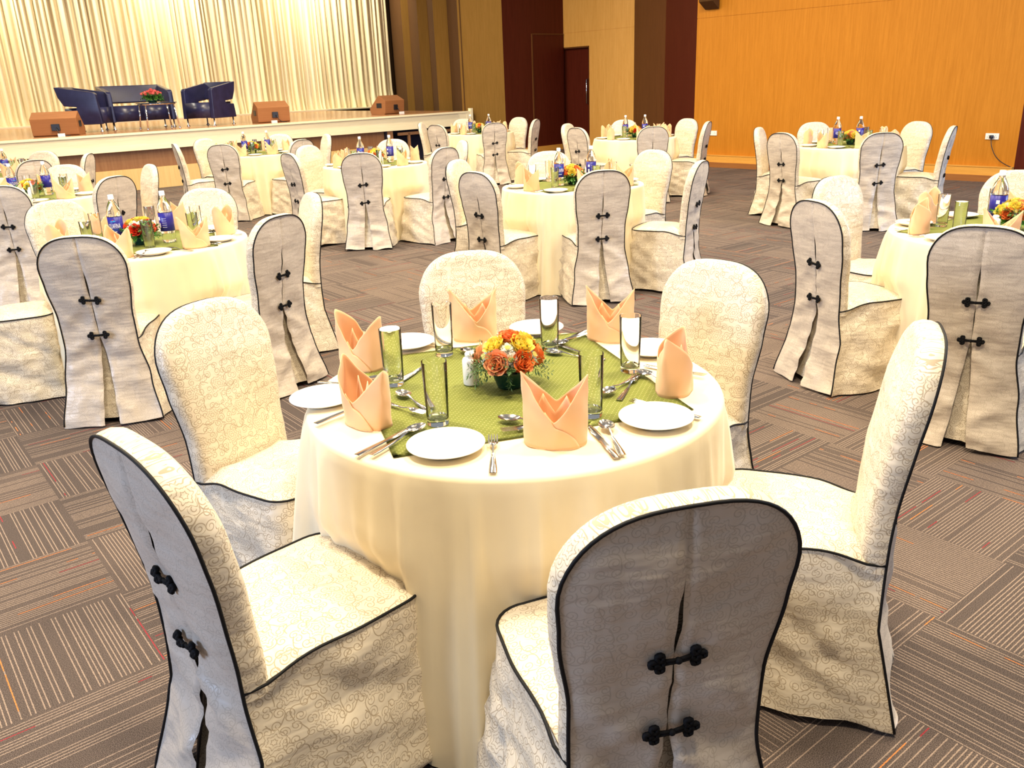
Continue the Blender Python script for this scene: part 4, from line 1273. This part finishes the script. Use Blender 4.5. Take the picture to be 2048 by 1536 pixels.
# kind, handle end, head end, which end is trusted (h=handle, e=head), words
CUT = [('fork', -0.049, 1.659, -0.05, 1.868, 'h', 'right of the nearest plate'),
       ('knife', -0.362, 1.778, -0.248, 1.933, 'h', 'outermost left of the nearest plate'),
       ('spoon', -0.327, 1.769, -0.22, 1.936, 'h', 'next to the knife left of the nearest plate'),
       ('knife', 0.227, 1.71, 0.184, 1.9, 'h', 'right of the nearest napkin'),
       ('spoon', 0.24, 1.719, 0.22, 1.919, 'h', 'round-bowled, right of the nearest napkin'),
       ('spoon', 0.043, 1.925, -0.036, 1.959, 'e', 'half behind the nearest napkin'),
       ('fork', 0.042, 1.902, -0.03, 1.882, 'e', 'below the spoon behind the nearest napkin'),
       ('spoon', -0.219, 2.044, -0.312, 2.187, 'e', 'above the left near glass'),
       ('fork', -0.328, 2.1, -0.22, 1.999, 'e', 'pointing at the left near glass'),
       ('spoon', -0.312, 2.32, -0.224, 2.478, 'e', 'by the left glass, bowl away'),
       ('fork', -0.315, 2.286, -0.234, 2.45, 'e', 'under the spoon by the left glass'),
       ('knife', -0.497, 1.976, -0.425, 2.064, 'h', 'half behind the left near napkin'),
       ('knife', -0.557, 2.307, -0.461, 2.278, 'h', 'farther handle left of the left near napkin'),
       ('spoon', -0.549, 2.268, -0.462, 2.287, 'h', 'nearer handle left of the left near napkin'),
       ('spoon', 0.338, 2.223, 0.236, 2.092, 'e', 'with its bowl near the right near glass'),
       ('fork', 0.272, 2.054, 0.352, 2.247, 'e', 'below the right glass'),
       ('fork', 0.458, 1.919, 0.312, 2.035, 'h', 'half under the right near plate'),
       ('fork', 0.157, 2.562, 0.252, 2.415, 'h', 'by the right far glass'),
       ('spoon', 0.282, 2.412, 0.148, 2.479, 'h', 'crossing a fork by the right far glass'),
       ('knife', 0.254, 2.719, 0.157, 2.594, 'h', 'far one beside the far plate'),
       ('spoon', 0.266, 2.699, 0.155, 2.562, 'h', 'near one beside the far plate'),
       ('fork', 0.453, 2.287, 0.538, 2.215, 'e', 'behind the right napkin'),
       ('spoon', -0.175, 2.57, -0.111, 2.514, 'e', 'behind the white shaker'),
       ('spoon', 0.418, 2.176, 0.358, 2.272, 'e', 'half behind the right napkin')]
stack = []
for i, (k, x0, y0, x1, y1, tr, w) in enumerate(CUT):
    d = Vector((x1 - x0, y1 - y0)).normalized()
    hx, hy = (x0, y0) if tr == 'h' else (x1 - d.x * L_, y1 - d.y * L_)
    lift = .0025 * (i % 3)
    place('table_' + k, ME[k], hx, hy, ZG + .0015 + lift, atan2(d.y, d.x) - pi / 2, 'steel %s %s on %s' % (k, w, TD['T1']), k, 'cutlery on the tables')

# settings on the other tables
from bpy_extras.object_utils import world_to_camera_view
bpy.context.view_layer.update()
def inview(x, y, z, mg=.02):
    v = world_to_camera_view_fix(Vector((x, y, z))); return -mg < v[0] < 1 + mg and -mg < v[1] < 1 + mg
def world_to_camera_view_fix(p):
    q = p - Vector((0, 0, CAMH)); z = q.dot(fw)
    return (.5 + FPX * q.dot(rt) / z / 2048, .5 - FPX * q.dot(up) / z / 1536)
rnd = random.Random(77)
SEATS = {}
for tk, (cx, cy) in TC.items():
    if tk == 'T1': continue
    angs = list(seat_ang[tk])
    full = sorted(angs)
    if tk == 'T3': full += [152, -150]
    if tk == 'T10': full += [0, -62]
    if tk == 'T11': full += [-70, 128]
    names_used = {}
    for sa in full:
        w = side_word(sa)
        while w in names_used: w = {'near': 'right near', 'right near': 'right', 'right far': 'right', 'left far': 'left', 'left near': 'left', 'far': 'left far', 'left': 'left far', 'right': 'right far'}[w]
        names_used[w] = 1
        fr = 'at the %s seat of %s' % (w, TD[tk])
        sa += rnd.uniform(-4, 4)
        def at(r, da, z=HT + .1):
            a = R(sa + da); return cx + r * cos(a), cy + r * sin(a)
        x, y = at(.445, 0)
        if not inview(x, y, HT + .12): continue
        out = R(sa) + pi / 2
        place('folded_napkin', NAPK[rnd.randrange(4)], x, y, ZG - .001, out + R(rnd.uniform(-45, 45)), 'peach folded napkin ' + fr, 'napkin', 'folded peach napkins')
        x, y = at(.455, -31)
        if inview(x, y, HT): place('side_plate', PLATE, x, y, ZG, 0, 'white side plate ' + fr, 'plate', 'white side plates')
        x, y = at(.32, 20)
        if inview(x, y, HT): place('drinking_glass', GLASS, x, y, ZG + .001, 0, 'clear glass ' + fr, 'glass', 'empty straight glasses')
        kinds = [('fork', .54, -10, 0), ('knife', .53, 9, 1), ('spoon', .53, 12.5, 2)] if tk in ('T2', 'T3', 'T7', 'T10') else [('fork', .53, -10, 0), ('spoon', .53, 11, 1)]
        for k, r, da, li in kinds:
            x, y = at(r, da)
            if inview(x, y, HT):
                a = R(sa) + pi / 2 + R(rnd.uniform(-5, 5))
                place('table_' + k, ME[k], x, y, ZG + .0015 + .002 * li, a, 'steel %s %s' % (k, fr), k, 'cutlery on the tables')
